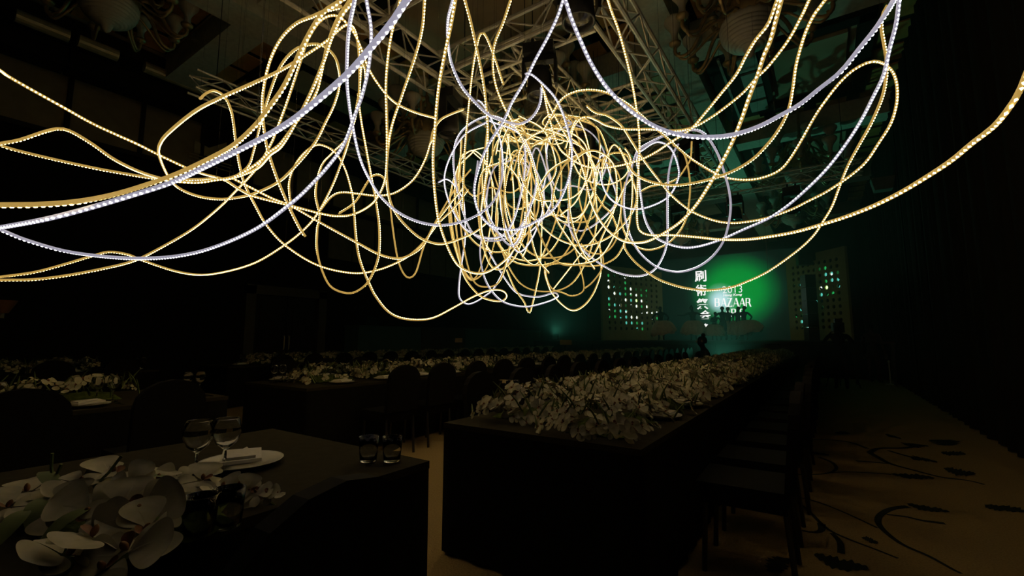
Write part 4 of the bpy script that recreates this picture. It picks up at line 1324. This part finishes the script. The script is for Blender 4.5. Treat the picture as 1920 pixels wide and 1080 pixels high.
for pts in ([(98, 850, 1.3), (96, 875, 1.3), (100, 905, 1.3)], [(228, 855, 1.3), (205, 885, 1.28), (175, 915, 1.25)], [(115, 870, 1.3), (106, 890, 1.3)], [(400, 905, 1.4), (450, 910, 1.4), (490, 930, 1.4), (522, 952, 1.38)], [(245, 900, 1.24), (228, 915, 1.2)], [(233, 912, 1.2), (205, 925, 1.18)]):
    P = [at(*q) - Vector((base.x, base.y, ZT)) for q in pts]
    m = MB(); m.tube(P, .004, 5); m.obj('stem', M['green'], near)
for px_, py_, d in ((88, 905, 1.28), (70, 960, 1.15), (130, 985, 1.05), (300, 905, 1.3), (30, 985, 1.1), (310, 965, 1.15)):
    p = at(px_, py_, d) - Vector((base.x, base.y, ZT)); p.z = max(p.z, .02)
    m = MB()
    a = R.uniform(0, 6)
    m.grid(lambda u, v, p=p, a=a: tuple(p + Vector((math.cos(a), math.sin(a), .35)) * (.12 * (u - .5)) + Vector((-math.sin(a), math.cos(a), 0)) * (.045 * (v - .5) * math.sin(PI * min(.98, u + .06))) + Vector((0, 0, .02 * math.sin(PI * u)))), 8, 3)
    m.obj('leaf', M['green'], near, smooth=True)

# ================================================================== LED ROPES
RAD = 0.0096
DK = 2 * RAD * FPX               # depth = DK / width in pixels


def rope(label, tone, pts, group='traced light ropes', twist=None, wob=0.0, hangs=True):
    """pts: (px, py, width in photo pixels); width gives the distance, so each rope swings in depth"""
    P = []
    lastw = None
    ws = [q[2] if len(q) > 2 else None for q in pts]
    known = [i for i, w_ in enumerate(ws) if w_ is not None]
    for i in range(len(pts)):
        if ws[i] is None:
            lo = max([k_ for k_ in known if k_ < i], default=known[0]); hi = min([k_ for k_ in known if k_ > i], default=known[-1])
            if lo == hi:
                wv = ws[lo]
            else:
                f = (i - lo) / (hi - lo)
                wv = ws[lo] + (ws[hi] - ws[lo]) * f
        else:
            wv = ws[i]
        d = DK / wv * (1 + wob * math.sin(i * 1.9 + len(pts)))
        P.append(at(pts[i][0], pts[i][1], d))
    # carry ends that leave the frame on to the trusses / out of view
    def extend(P, pts_end, rev):
        x, y = pts_end[0], pts_end[1]
        e, q = (P[0], P[1]) if rev else (P[-1], P[-2])
        t = (e - q)
        t = t.normalized() if t.length > 0 else Vector((0, 0, 1))
        add = []
        if y <= 1:
            up = max(.35, 4.55 - e.z)
            add = [e + t * min(.35, up * .4) + Vector((0, 0, .02)), Vector((e.x + t.x * .25, e.y + t.y * .25, e.z + up * .6)), Vector((e.x + t.x * .2, e.y + t.y * .2, max(4.6, e.z + .5)))]
        elif x <= 1 or x >= 1919:
            add = [e + t * .25, e + t * .5 + Vector((0, 0, .05)), e + t * .7 + Vector((0, 0, .25))]
        return add
    a0 = extend(P, pts[0], True); a1 = extend(P, pts[-1], False)
    P = list(reversed(a0)) + P + a1
    PITCH_ = 0.0215
    S = spline(P, PITCH_)
    if len(S) < 6:
        return None
    fr = frames(S)
    c = sum(S, Vector()) / len(S)
    t = thing('led_rope', label, 'light rope', (0, 0, 0), 0, group)
    cm = MB(); cm.tube(S[::2] if len(S) % 2 else S[::2] + [S[-1]], RAD, 8)
    cas = cm.mesh('casing', M[tone + '_casing'], True)
    put('casing', cas, t)
    # diodes along one side of the casing
    bm_ = MB()
    front = 'beads' in label or 'beaded' in label or 'slanting down from the upper left' in label
    thin = max(q[2] for q in pts if len(q) > 2) < 4.3
    tw0 = (R.uniform(-PI, PI) if thin else R.uniform(-.5, .5)) if twist is None else twist
    tw1 = R.uniform(.15, .5)
    ox = [(-1, 0), (-.55, 1), (.55, 1), (1, 0)]
    vs_, fs_ = [], []
    for i in range(1, len(S) - 1):
        tn = fr[i][0]
        dn = Vector((0, 0, -1)) * (.35 if front else 1) + (Vector((-.3, .3, 1.3)) - S[i]).normalized() * (1 if front else .55)
        sd = dn - tn * dn.dot(tn)
        sd = sd.normalized() if sd.length > 1e-3 else fr[i][1]
        bn = tn.cross(sd)
        ph = (0 if front else tw0) + (.35 if front else .9) * math.sin(i * PITCH_ * tw1 * 4 + tw0 * 5)
        s2 = sd * math.cos(ph) + bn * math.sin(ph); b2 = tn.cross(s2)
        o_ = S[i] + s2 * (RAD * .80)
        k0 = len(vs_)
        la, lb_, lh = .0087, .0062, .0050
        vs_ += [o_ - tn * la, o_ + b2 * lb_ - tn * .0015, o_ + tn * la, o_ - b2 * lb_ - tn * .0015, o_ + s2 * lh - tn * .0040, o_ + s2 * lh + tn * .0040]
        fs_ += [(k0, k0 + 4, k0 + 1), (k0, k0 + 3, k0 + 4), (k0 + 2, k0 + 1, k0 + 5), (k0 + 2, k0 + 5, k0 + 3), (k0 + 1, k0 + 4, k0 + 5), (k0 + 3, k0 + 5, k0 + 4)]
    bm_.add(vs_, fs_)
    o = put('diodes', bm_.mesh('diodes', M[tone + '_bead']), t); o['kind'] = 'stuff'
    # thin hanging wires for ends inside the tangle
    for e, flag in ((P[0], a0), (P[-1], a1), (P[len(P) // 2], [])):
        if not flag:
            wm = MB(); wm.tube([e, Vector((e.x, e.y, max(4.62, e.z + .15)))], .0009, 4)
            wm.obj('hanging_wire', M['black_metal'], t)
    return t


W_, C_ = 'warm', 'cool'
ROPES = [
 ('thick white rope sweeping from the left edge up to the top', C_, [(0, 427, 9), (85, 411, 9.5), (160, 392), (245, 367), (322, 342, 9), (390, 310), (480, 265), (530, 237, 10.5), (572, 207), (650, 140), (697, 87), (732, 45), (762, 0, 13)]),
 ('thick golden rope above the white one at the left edge', W_, [(0, 384, 10), (75, 383), (150, 377, 9.5), (220, 363), (290, 341, 8), (340, 322), (400, 293, 7.5), (440, 270), (480, 233, 8), (505, 200), (530, 165, 8), (550, 125), (567, 87), (590, 45), (607, 22), (640, 0, 8)]),
 ('white rope sagging low across the left and rising to the top', C_, [(0, 430, 6), (50, 450), (120, 470, 5.5), (190, 480), (260, 484), (332, 480), (400, 464, 6), (480, 429), (545, 382, 6.5), (580, 350), (615, 312), (645, 270, 6), (665, 217), (680, 175), (692, 120), (696, 57), (687, 0, 6.5)]),
 ('golden rope slanting down from the upper left edge', W_, [(0, 132, 6), (27, 150), (120, 202), (180, 235, 5), (255, 269), (297, 290), (360, 319, 4.5), (405, 332), (430, 335), (480, 317, 5), (507, 290), (532, 268), (575, 190, 6), (605, 120), (620, 75), (640, 30, 7), (662, 0)]),
 ('pale golden rope with a hump at the left edge', W_, [(0, 269, 5.5), (37, 262), (85, 246), (112, 241, 5), (135, 247), (172, 269), (212, 297, 5), (260, 321), (307, 336), (332, 340, 5.5), (370, 342), (405, 337), (440, 331, 5), (480, 308), (505, 285), (525, 270), (555, 230), (590, 180, 5), (602, 140), (612, 90), (630, 40), (655, 0)]),
 ('golden rope from the left edge ending in a loop beside the upright strands', W_, [(0, 272, 4.8), (25, 280), (82, 294), (140, 307, 4.6), (210, 321), (307, 336), (370, 336, 4.2), (415, 335), (450, 355), (480, 369, 4.4), (547, 386), (600, 400), (632, 405), (665, 401, 4), (700, 380), (720, 345), (725, 310, 4.5), (726, 260), (725, 212), (724, 150), (732, 75), (750, 0, 5)]),
 ('pale rope slanting down to the right below the left loops', W_, [(437, 335, 4.5), (480, 357), (510, 372), (547, 387, 4.2), (600, 417), (670, 455, 3.8), (710, 476), (740, 484), (762, 481, 3.6), (792, 461), (815, 420), (840, 387, 3.4), (870, 350)]),
 ('very long golden rope looping twice over the left side', W_, [(0, 519, 4.5), (25, 516), (70, 509), (125, 494), (175, 479, 3.8), (205, 472), (240, 477), (265, 487), (325, 507, 3.4), (375, 515), (425, 509), (480, 492, 3.8), (530, 462), (565, 435), (592, 405), (620, 355), (640, 305, 4), (653, 265), (670, 200, 4.4), (674, 150), (672, 90), (665, 57), (655, 46, 5), (640, 52), (612, 77), (567, 107, 5.2), (525, 132), (480, 153), (420, 180, 6), (370, 205), (325, 240), (302, 265, 5), (298, 290), (315, 330), (335, 352, 4), (370, 367), (412, 373), (450, 369, 4), (480, 361), (520, 342), (550, 315, 4.4), (590, 268), (610, 230), (627, 195, 4.4), (637, 155), (633, 118), (620, 96, 4.2), (600, 83), (575, 84), (550, 95), (525, 125, 4.4), (507, 170), (490, 225), (475, 285, 4), (465, 312), (440, 332)]),
 ('golden rope arching high at the left and ending in a free tip', W_, [(640, 12, 6), (610, 20), (585, 31), (555, 44), (527, 72), (507, 112, 5.4), (495, 162), (492, 207), (498, 262, 4.8), (507, 297), (522, 340), (542, 387, 4.6), (562, 427), (575, 447)]),
 ('golden rope with a hook at its upper end and a wide low sag', W_, [(375, 185, 4.5), (388, 174), (403, 170), (422, 182, 4), (435, 212), (442, 262), (450, 312, 4), (460, 347), (480, 387), (500, 422, 4), (535, 460), (595, 497, 3.8), (660, 512), (705, 507), (745, 492, 3.5), (772, 475), (795, 453), (820, 420, 3.2), (850, 390), (880, 352)]),
 ('golden rope from the lower left edge rising into a tall arch', W_, [(0, 525, 4.6), (60, 524), (120, 517), (190, 504, 4), (250, 489), (300, 465), (360, 430, 4), (410, 390), (445, 355), (480, 317, 4.4), (508, 270), (520, 240), (537, 195, 4.6), (562, 120), (577, 75), (602, 38, 5), (630, 29), (654, 48), (672, 78, 4.8), (692, 130), (720, 172), (745, 195, 4.2), (780, 211), (820, 222, 3.8)]),
 ('white rope hanging steeply left of the tangle with a deep sag', C_, [(665, 0, 7.5), (655, 50), (651, 100, 6.5), (651, 162), (660, 230, 5.5), (675, 297), (695, 340), (717, 372, 4.6), (750, 400), (790, 417), (830, 422, 4.2), (867, 415), (900, 400), (925, 377, 4), (940, 340), (942, 300), (937, 260), (917, 215, 3.6), (902, 192), (891, 187)]),
 ('golden rope drawing a long narrow loop left of centre', W_, [(686, 150, 4), (683, 122), (678, 126), (672, 180), (655, 250, 3.8), (624, 286), (605, 307), (595, 337, 3.6), (592, 365), (597, 390), (600, 405), (595, 432, 3.6), (595, 472), (605, 510), (622, 539), (655, 550, 3.8), (680, 539), (695, 520), (709, 482, 3.8), (711, 430), (705, 380), (697, 337, 4), (687, 282), (677, 225), (671, 175)]),
 ('golden rope hanging lowest of all in a broad sag left of centre', W_, [(547, 392, 3.8), (542, 345), (552, 312), (570, 287), (592, 272, 3.8), (610, 274), (630, 287), (645, 312), (655, 342, 3.8), (662, 377), (667, 445), (675, 490, 3.8), (695, 539), (705, 557), (725, 582), (750, 596, 3.8), (785, 600), (815, 595), (850, 577, 3.4), (890, 555), (920, 544), (942, 545), (950, 555, 3), (940, 564), (915, 561), (895, 550), (872, 520, 2.8), (860, 480), (850, 440), (845, 395, 3)]),
 ('golden rope with a small hump and a narrow pointed sag', W_, [(635, 401, 3.6), (665, 380), (687, 345), (697, 331), (710, 328, 3.6), (720, 335), (726, 350), (732, 390), (737, 432, 3.4), (745, 482), (755, 510), (767, 521), (780, 510, 3.2), (792, 470), (800, 450), (820, 410), (855, 352, 3), (885, 315)]),
 ('pale rope bending along a flat shoulder left of the tangle', W_, [(600, 395, 3.8), (620, 370), (640, 361), (675, 364), (705, 367, 3.8), (740, 362), (775, 337), (797, 300), (807, 268, 3.8), (812, 245), (825, 225), (842, 215), (870, 204, 3.2)]),
 ('pale rope dropping steeply from the top left of the tangle', W_, [(796, 0, 5.5), (792, 50), (780, 100, 5), (755, 175), (735, 235), (727, 285, 4.5), (725, 330), (732, 377, 4), (750, 410), (780, 440), (802, 452), (827, 457, 3.5), (855, 450), (890, 435), (915, 415, 3)]),
 ('beaded golden rope hanging almost straight down left of centre', W_, [(854, 0, 6.5), (845, 50), (837, 87), (827, 137, 6), (820, 187), (815, 250), (812, 300, 5.2), (815, 357), (822, 410), (835, 452, 4.6), (850, 485), (865, 502), (890, 512, 4.2), (915, 509), (942, 492), (962, 470, 3.6), (980, 440), (985, 395)]),
 ('white rope slanting from the top into the heart of the tangle', C_, [(849, 0, 6), (840, 37), (840, 80), (847, 120, 5), (865, 160), (885, 185), (910, 210, 4.6), (930, 222), (960, 231), (975, 232, 4), (995, 222), (1010, 200), (1015, 175), (1014, 160)]),
 ('golden rope falling straight from the top over the tangle', W_, [(872, 0, 5), (882, 37), (895, 95), (905, 145, 4.6), (911, 190), (915, 250), (912, 320, 4.2), (902, 395), (905, 445, 3.6), (925, 480)]),
 ('pale rope bent into a narrow hairpin above the tangle', W_, [(868, 395, 3.4), (870, 320), (873, 265, 3.6), (880, 187), (887, 125, 4), (895, 80), (902, 62), (910, 65, 4), (920, 87), (930, 115), (945, 162)]),
 ('thin golden rope winding down from the top centre', W_, [(957, 0, 4.6), (942, 45), (927, 82), (924, 125, 4.2), (930, 162), (945, 200), (962, 230, 4), (985, 270), (1000, 310), (1012, 360, 3.6), (1022, 410)]),
 ('bright white rope crossing the centre and curling round the tangle', C_, [(1056, 0, 6), (1045, 32), (1027, 70), (1005, 110, 5.6), (985, 150), (960, 192), (945, 225, 5), (917, 269), (902, 302), (890, 345, 4.8), (891, 377), (902, 405), (925, 425, 4.8), (960, 431), (985, 425), (1010, 412, 4.6), (1035, 395), (1055, 365), (1070, 320, 4.4), (1072, 275), (1067, 250), (1055, 212, 4.2), (1040, 182), (1017, 157), (997, 140), (986, 138), (984, 143)]),
 ('thick white rope sweeping from the top centre to the upper right', C_, [(1060, 0, 8), (1072, 37), (1090, 80), (1110, 122, 7.5), (1140, 167), (1175, 202), (1210, 227, 7.5), (1247, 245), (1285, 254), (1330, 257, 8), (1375, 252), (1422, 237), (1465, 215, 7.5), (1500, 195), (1535, 167), (1575, 135, 7.5), (1610, 92), (1640, 55), (1662, 22), (1675, 0, 9)]),
 ('white rope from the upper right curling into a ring right of centre', C_, [(1686, 0, 7), (1680, 45), (1667, 95), (1657, 140, 6.5), (1637, 182), (1615, 225), (1587, 269, 5.6), (1550, 317), (1510, 357), (1475, 387), (1440, 410, 5), (1395, 430), (1350, 450), (1310, 462, 4.4), (1280, 464), (1250, 456), (1227, 442), (1210, 412, 4), (1202, 370), (1197, 320), (1195, 292), (1206, 280, 3.8), (1233, 266), (1259, 280), (1273, 319, 3.6), (1268, 345), (1255, 367), (1232, 382), (1200, 392, 3.6), (1172, 389), (1147, 375), (1132, 352), (1125, 320, 3.2)]),
 ('golden rope trailing across the green screen from the upper right', W_, [(1664, 10, 5.4), (1655, 27), (1652, 50), (1657, 82), (1661, 107), (1662, 132, 5), (1657, 170), (1647, 200), (1630, 237, 4.6), (1612, 269), (1590, 310), (1575, 347, 4.2), (1560, 387), (1542, 417), (1525, 442), (1495, 470, 3.8), (1440, 509), (1395, 530, 3.6), (1364, 540), (1324, 544), (1293, 541, 3.5), (1263, 534), (1234, 523), (1210, 507), (1187, 487, 3.3), (1171, 462), (1176, 440), (1182, 410), (1186, 370, 3.2), (1186, 330), (1182, 295), (1170, 275)]),
 ('golden rope arching right with both arms returning to the tangle', W_, [(1017, 250, 4), (1040, 207), (1055, 185), (1080, 172, 4.2), (1110, 169), (1140, 175), (1172, 192, 4.2), (1197, 212), (1225, 237), (1252, 260), (1282, 287, 4), (1310, 307), (1345, 327), (1375, 336, 4.2), (1410, 337), (1440, 330), (1465, 317), (1482, 297, 4.6), (1500, 268), (1527, 220), (1547, 190, 5), (1570, 160), (1595, 135), (1620, 120), (1640, 115, 5.2), (1660, 121), (1675, 137), (1682, 162), (1681, 195, 5), (1670, 232), (1647, 269), (1625, 302), (1600, 325, 4.6), (1572, 345), (1545, 362), (1515, 377), (1485, 392, 4.2), (1440, 408), (1405, 415), (1370, 418, 4), (1335, 412), (1295, 395), (1260, 367), (1235, 337, 3.8), (1205, 297), (1185, 265), (1165, 235), (1140, 217, 3.4), (1115, 210), (1097, 195)]),
 ('heavy beaded golden rope falling from the upper right into the tangle', W_, [(1465, 0, 8), (1455, 37), (1445, 75), (1432, 105, 7.5), (1422, 137), (1405, 182), (1390, 225, 7), (1372, 269), (1350, 312), (1330, 347, 6.4), (1305, 385), (1277, 415), (1245, 437, 5.4), (1215, 452), (1190, 455), (1165, 450, 4.6), (1140, 432), (1120, 405), (1107, 375, 4), (1097, 332), (1085, 297), (1070, 270, 3.8), (1035, 207), (1020, 172), (1014, 155)]),
 ('golden rope running beside the heavy beaded one from the top right', W_, [(1457, 0, 6.5), (1440, 45), (1417, 62 + 12), (1400, 102, 5.8), (1380, 140), (1352, 175), (1322, 212, 5), (1295, 242), (1257, 267), (1230, 285, 4.4), (1200, 300), (1160, 311), (1125, 315, 4), (1095, 311), (1067, 295), (1045, 270, 3.8), (1025, 200), (1020, 165)]),
 ('pale beaded rope passing flat below the thick white sweep', W_, [(1517, 0, 6), (1502, 32), (1477, 77), (1440, 125, 5.2), (1417, 147), (1395, 172), (1365, 197), (1330, 222, 4.6), (1295, 240), (1260, 245), (1220, 242, 4.2), (1172, 242), (1140, 236), (1122, 227), (1102, 219, 3.8), (1087, 223), (1075, 240), (1070, 265), (1066, 300)]),
 ('pale rope with an S-bend at the upper right', W_, [(1547, 0, 6.2), (1527, 27), (1512, 57), (1501, 90, 5.6), (1492, 125), (1487, 162), (1480, 200), (1470, 225, 5), (1455, 250), (1440, 269), (1415, 295), (1385, 315, 4.6), (1350, 330), (1310, 341), (1270, 347, 4.2), (1240, 345), (1210, 337), (1190, 325), (1177, 307, 3.8), (1160, 275)]),
 ('golden rope running in from the right edge in large beads', W_, [(1920, 150, 11), (1910, 175), (1885, 212, 10.5), (1860, 240), (1822, 269), (1785, 300, 9), (1740, 330), (1690, 360), (1640, 385, 7.6), (1590, 405), (1540, 421), (1490, 435, 6.2), (1440, 444), (1397, 449), (1350, 449, 5), (1310, 445), (1260, 441), (1222, 441, 4.2), (1205, 437), (1196, 425), (1194, 395), (1196, 332, 4), (1199, 270), (1196, 225), (1192, 195, 4.2), (1185, 155), (1175, 112), (1160, 57), (1147, 22), (1140, 0, 5)]),
 ('white rope drawing a big oval right of the tangle', C_, [(1180, 330, 3.4), (1192, 290), (1205, 275), (1240, 257), (1270, 248), (1295, 244, 4), (1312, 246), (1327, 258), (1345, 287), (1357, 320, 4.2), (1367, 357), (1370, 390), (1365, 425), (1355, 455, 4), (1335, 482), (1310, 500), (1282, 509), (1260, 509, 3.4), (1232, 501), (1207, 482), (1190, 460), (1177, 430, 3.2), (1170, 395), (1171, 357), (1180, 320)]),
 ('thin white rope hanging straight then sagging towards the panel', C_, [(1272, 270, 3.6), (1265, 282), (1257, 307), (1252, 342), (1251, 395, 3.6), (1251, 445), (1245, 475), (1230, 502), (1210, 515, 3.2), (1185, 517), (1155, 510), (1130, 497), (1100, 475, 3), (1080, 450), (1067, 420), (1067, 370, 3), (1070, 320)]),
 ('thin golden rope circling right of the white ring', W_, [(1262, 272, 3.2), (1277, 282), (1287, 300), (1294, 345, 3.2), (1291, 390), (1285, 415), (1270, 440), (1247, 460, 3), (1217, 469), (1192, 462), (1175, 445), (1165, 415, 2.8), (1165, 380), (1172, 340)]),
 ('golden rope tip curling down beside the white ring', W_, [(1297, 265, 3.2), (1295, 297), (1287, 312), (1270, 335, 3), (1247, 345), (1220, 350), (1200, 360)]),
 ('thin white rope with a small round loop at the bottom left of the tangle', C_, [(822, 342, 3), (835, 336), (847, 342), (862, 362), (870, 382, 2.8), (872, 445), (865, 495), (860, 539, 2.8), (862, 560), (875, 570), (890, 567), (910, 555, 2.6), (927, 540), (950, 497), (972, 447, 2.6), (987, 405)]),
 ('thin white rope closing the bottom of the tangle in a flat curl', C_, [(905, 440, 3), (900, 470), (905, 510), (917, 539, 3), (937, 562), (960, 572), (990, 575), (1020, 568, 3), (1040, 560), (1046, 554), (1038, 549), (1010, 556), (980, 553, 2.6), (960, 540), (930, 495), (910, 457)]),
 ('golden rope pinched to a sharp tip at the very bottom of the tangle', W_, [(950, 505, 2.6), (965, 540), (983, 566), (992, 586, 2.6), (998, 570), (1005, 540), (1012, 502, 2.6), (1015, 445), (1016, 400)]),
 ('golden rope with a round loop at the bottom right of the tangle', W_, [(1180, 430, 2.8), (1170, 457), (1155, 482), (1130, 496, 2.8), (1100, 499), (1070, 495), (1047, 494), (1027, 498, 2.7), (1021, 510), (1030, 540), (1040, 556), (1055, 572, 2.8), (1070, 581), (1085, 579), (1102, 565), (1117, 540, 2.6), (1127, 505), (1124, 450)]),
 ('golden rope sagging inside the bottom right loop', W_, [(1067, 420, 2.6), (1075, 455), (1085, 490), (1095, 535, 2.6), (1090, 549), (1072, 555), (1055, 549), (1035, 541), (1025, 520, 2.5), (1022, 490)]),
 ('golden rope weaving down the right flank of the tangle', W_, [(1090, 315, 2.9), (1085, 357), (1090, 390), (1105, 430, 2.9), (1122, 460), (1131, 485), (1127, 507), (1110, 530, 2.8), (1096, 541)]),
 ('golden rope drawing a pear-shaped loop right of centre', W_, [(1140, 290, 3), (1120, 308), (1107, 332), (1110, 352), (1130, 385, 3), (1145, 400), (1157, 430), (1155, 450), (1140, 470, 2.9), (1120, 476), (1100, 470), (1088, 455)]),
 ('golden rope with a shallow sag between the white ring and centre', W_, [(1072, 300, 3), (1090, 332), (1120, 345), (1147, 345, 3), (1170, 332), (1182, 310), (1177, 292), (1160, 286, 3), (1140, 290), (1130, 302), (1128, 340)]),
 ('pale rope slanting straight down left through the right flank', W_, [(1186, 332, 3), (1170, 352), (1150, 395, 3), (1115, 445), (1085, 482, 2.8), (1055, 520), (1035, 545)]),
]
for lb, tone, pts in ROPES:
    rope(lb, tone, pts, 'single light ropes of the hanging installation')

# inner tangle: many alike strands between roughly 3.4 and 5.5 m away
rr = random.Random(21)
MIX = (0, 1, 0, 0, 0, 1, 0, 0, 0, 0, 1, 0, 0, 0, 0, 1, 0, 0)
for q in range(14):
    w0 = rr.uniform(2.5, 3.3)
    cx = 870 + 250 * (q + .5) / 14 + rr.uniform(-25, 25)
    turns = rr.choice((1, 1.5, 2))
    wd = rr.uniform(24, 72)
    top, low = rr.uniform(215, 300), rr.uniform(385, 545)
    drift = rr.uniform(-28, 28)
    sg = rr.choice((-1, 1))
    npt = int(turns * 8)
    pts = []
    for i in range(npt + 1):
        a_ = 2 * PI * i / 8
        tt = i / npt
        lo_ = low - 55 * (1 - abs(1 - 2 * tt)) * rr.uniform(.4, 1)
        pts.append((cx + drift * i / 8 + sg * wd * math.sin(a_) * (1 + .25 * math.sin(i)), (top + lo_) / 2 - (lo_ - top) / 2 * math.cos(a_) + rr.uniform(-6, 6), w0 + .22 * math.sin(a_ + q)))
    rope('one of the entwined strands in the dense middle of the tangle', C_ if MIX[q] else W_, pts, 'entwined strands in the middle of the tangle')
# garlands sagging between the strands
for q in range(9):
    w0 = rr.uniform(2.5, 3.1)
    xa, xb = 850 + 30 * q + rr.uniform(-20, 20), 0
    xb = xa + rr.choice((-1, 1)) * rr.uniform(70, 170)
    if xb > 1150 or xb < 840:
        xb = 2 * xa - xb
    low = rr.uniform(430, 560)
    yt = rr.uniform(240, 320)
    xm = (xa + xb) / 2
    pts = [(xa + (xa - xm) * .1, yt, w0), (xa + (xa - xm) * .2, (yt + low) / 2, w0 + .1), (xm + (xa - xm) * .7, low - 22, w0), (xm, low, w0 - .1), (xm + (xb - xm) * .7, low - 22, w0), (xb + (xb - xm) * .2, (yt + low) / 2, w0 + .15), (xb, yt + 15, w0), (xb - (xb - xm) * .3, yt - 25, w0), (xb - (xb - xm) * .6, yt + 30, w0 + .1)]
    rope('%s sagging garland from the left inside the tangle' % ORD[q], C_ if q in (2, 6) else W_, pts, 'entwined strands in the middle of the tangle')
# crown of small curls above the middle, just under the truss
for q in range(3):
    w0 = rr.uniform(2.2, 2.5)
    cx, cy = 1000 + rr.gauss(0, 42), rr.uniform(205, 275)
    pts = []
    r1, r2 = rr.uniform(18, 40), rr.uniform(12, 30)
    for i in range(18):
        a_ = 2 * PI * i / 7.3
        pts.append((cx + r1 * math.cos(a_) + 1.6 * i * rr.choice((-1, 1)), cy + r2 * math.sin(a_ + .4 * q) + rr.uniform(-4, 4), w0 + .12 * math.sin(a_ * .7)))
    rope('small curled strand in the crown above the tangle', W_, pts, 'curled strands in the crown of the tangle')

# ================================================================== HAZE before the stage
hz = bpy.data.materials.new('stage_haze')
hz.use_nodes = True
hn = hz.node_tree
hn.nodes.clear()
ho = hn.nodes.new('ShaderNodeOutputMaterial')
hv = hn.nodes.new('ShaderNodeVolumeScatter')
hv.inputs['Density'].default_value = HAZE
hv.inputs['Anisotropy'].default_value = 0.3
hn.links.new(hv.outputs['Volume'], ho.inputs['Volume'])
m = MB(); m.box((0, 0, 0), (13.6, 21.6, 6.2))
o = m.obj('haze', hz, None, (-5.4, 16.9, 3.2))
o['kind'] = 'stuff'
tag(o, 'thin theatrical haze hanging before the stage', 'haze')
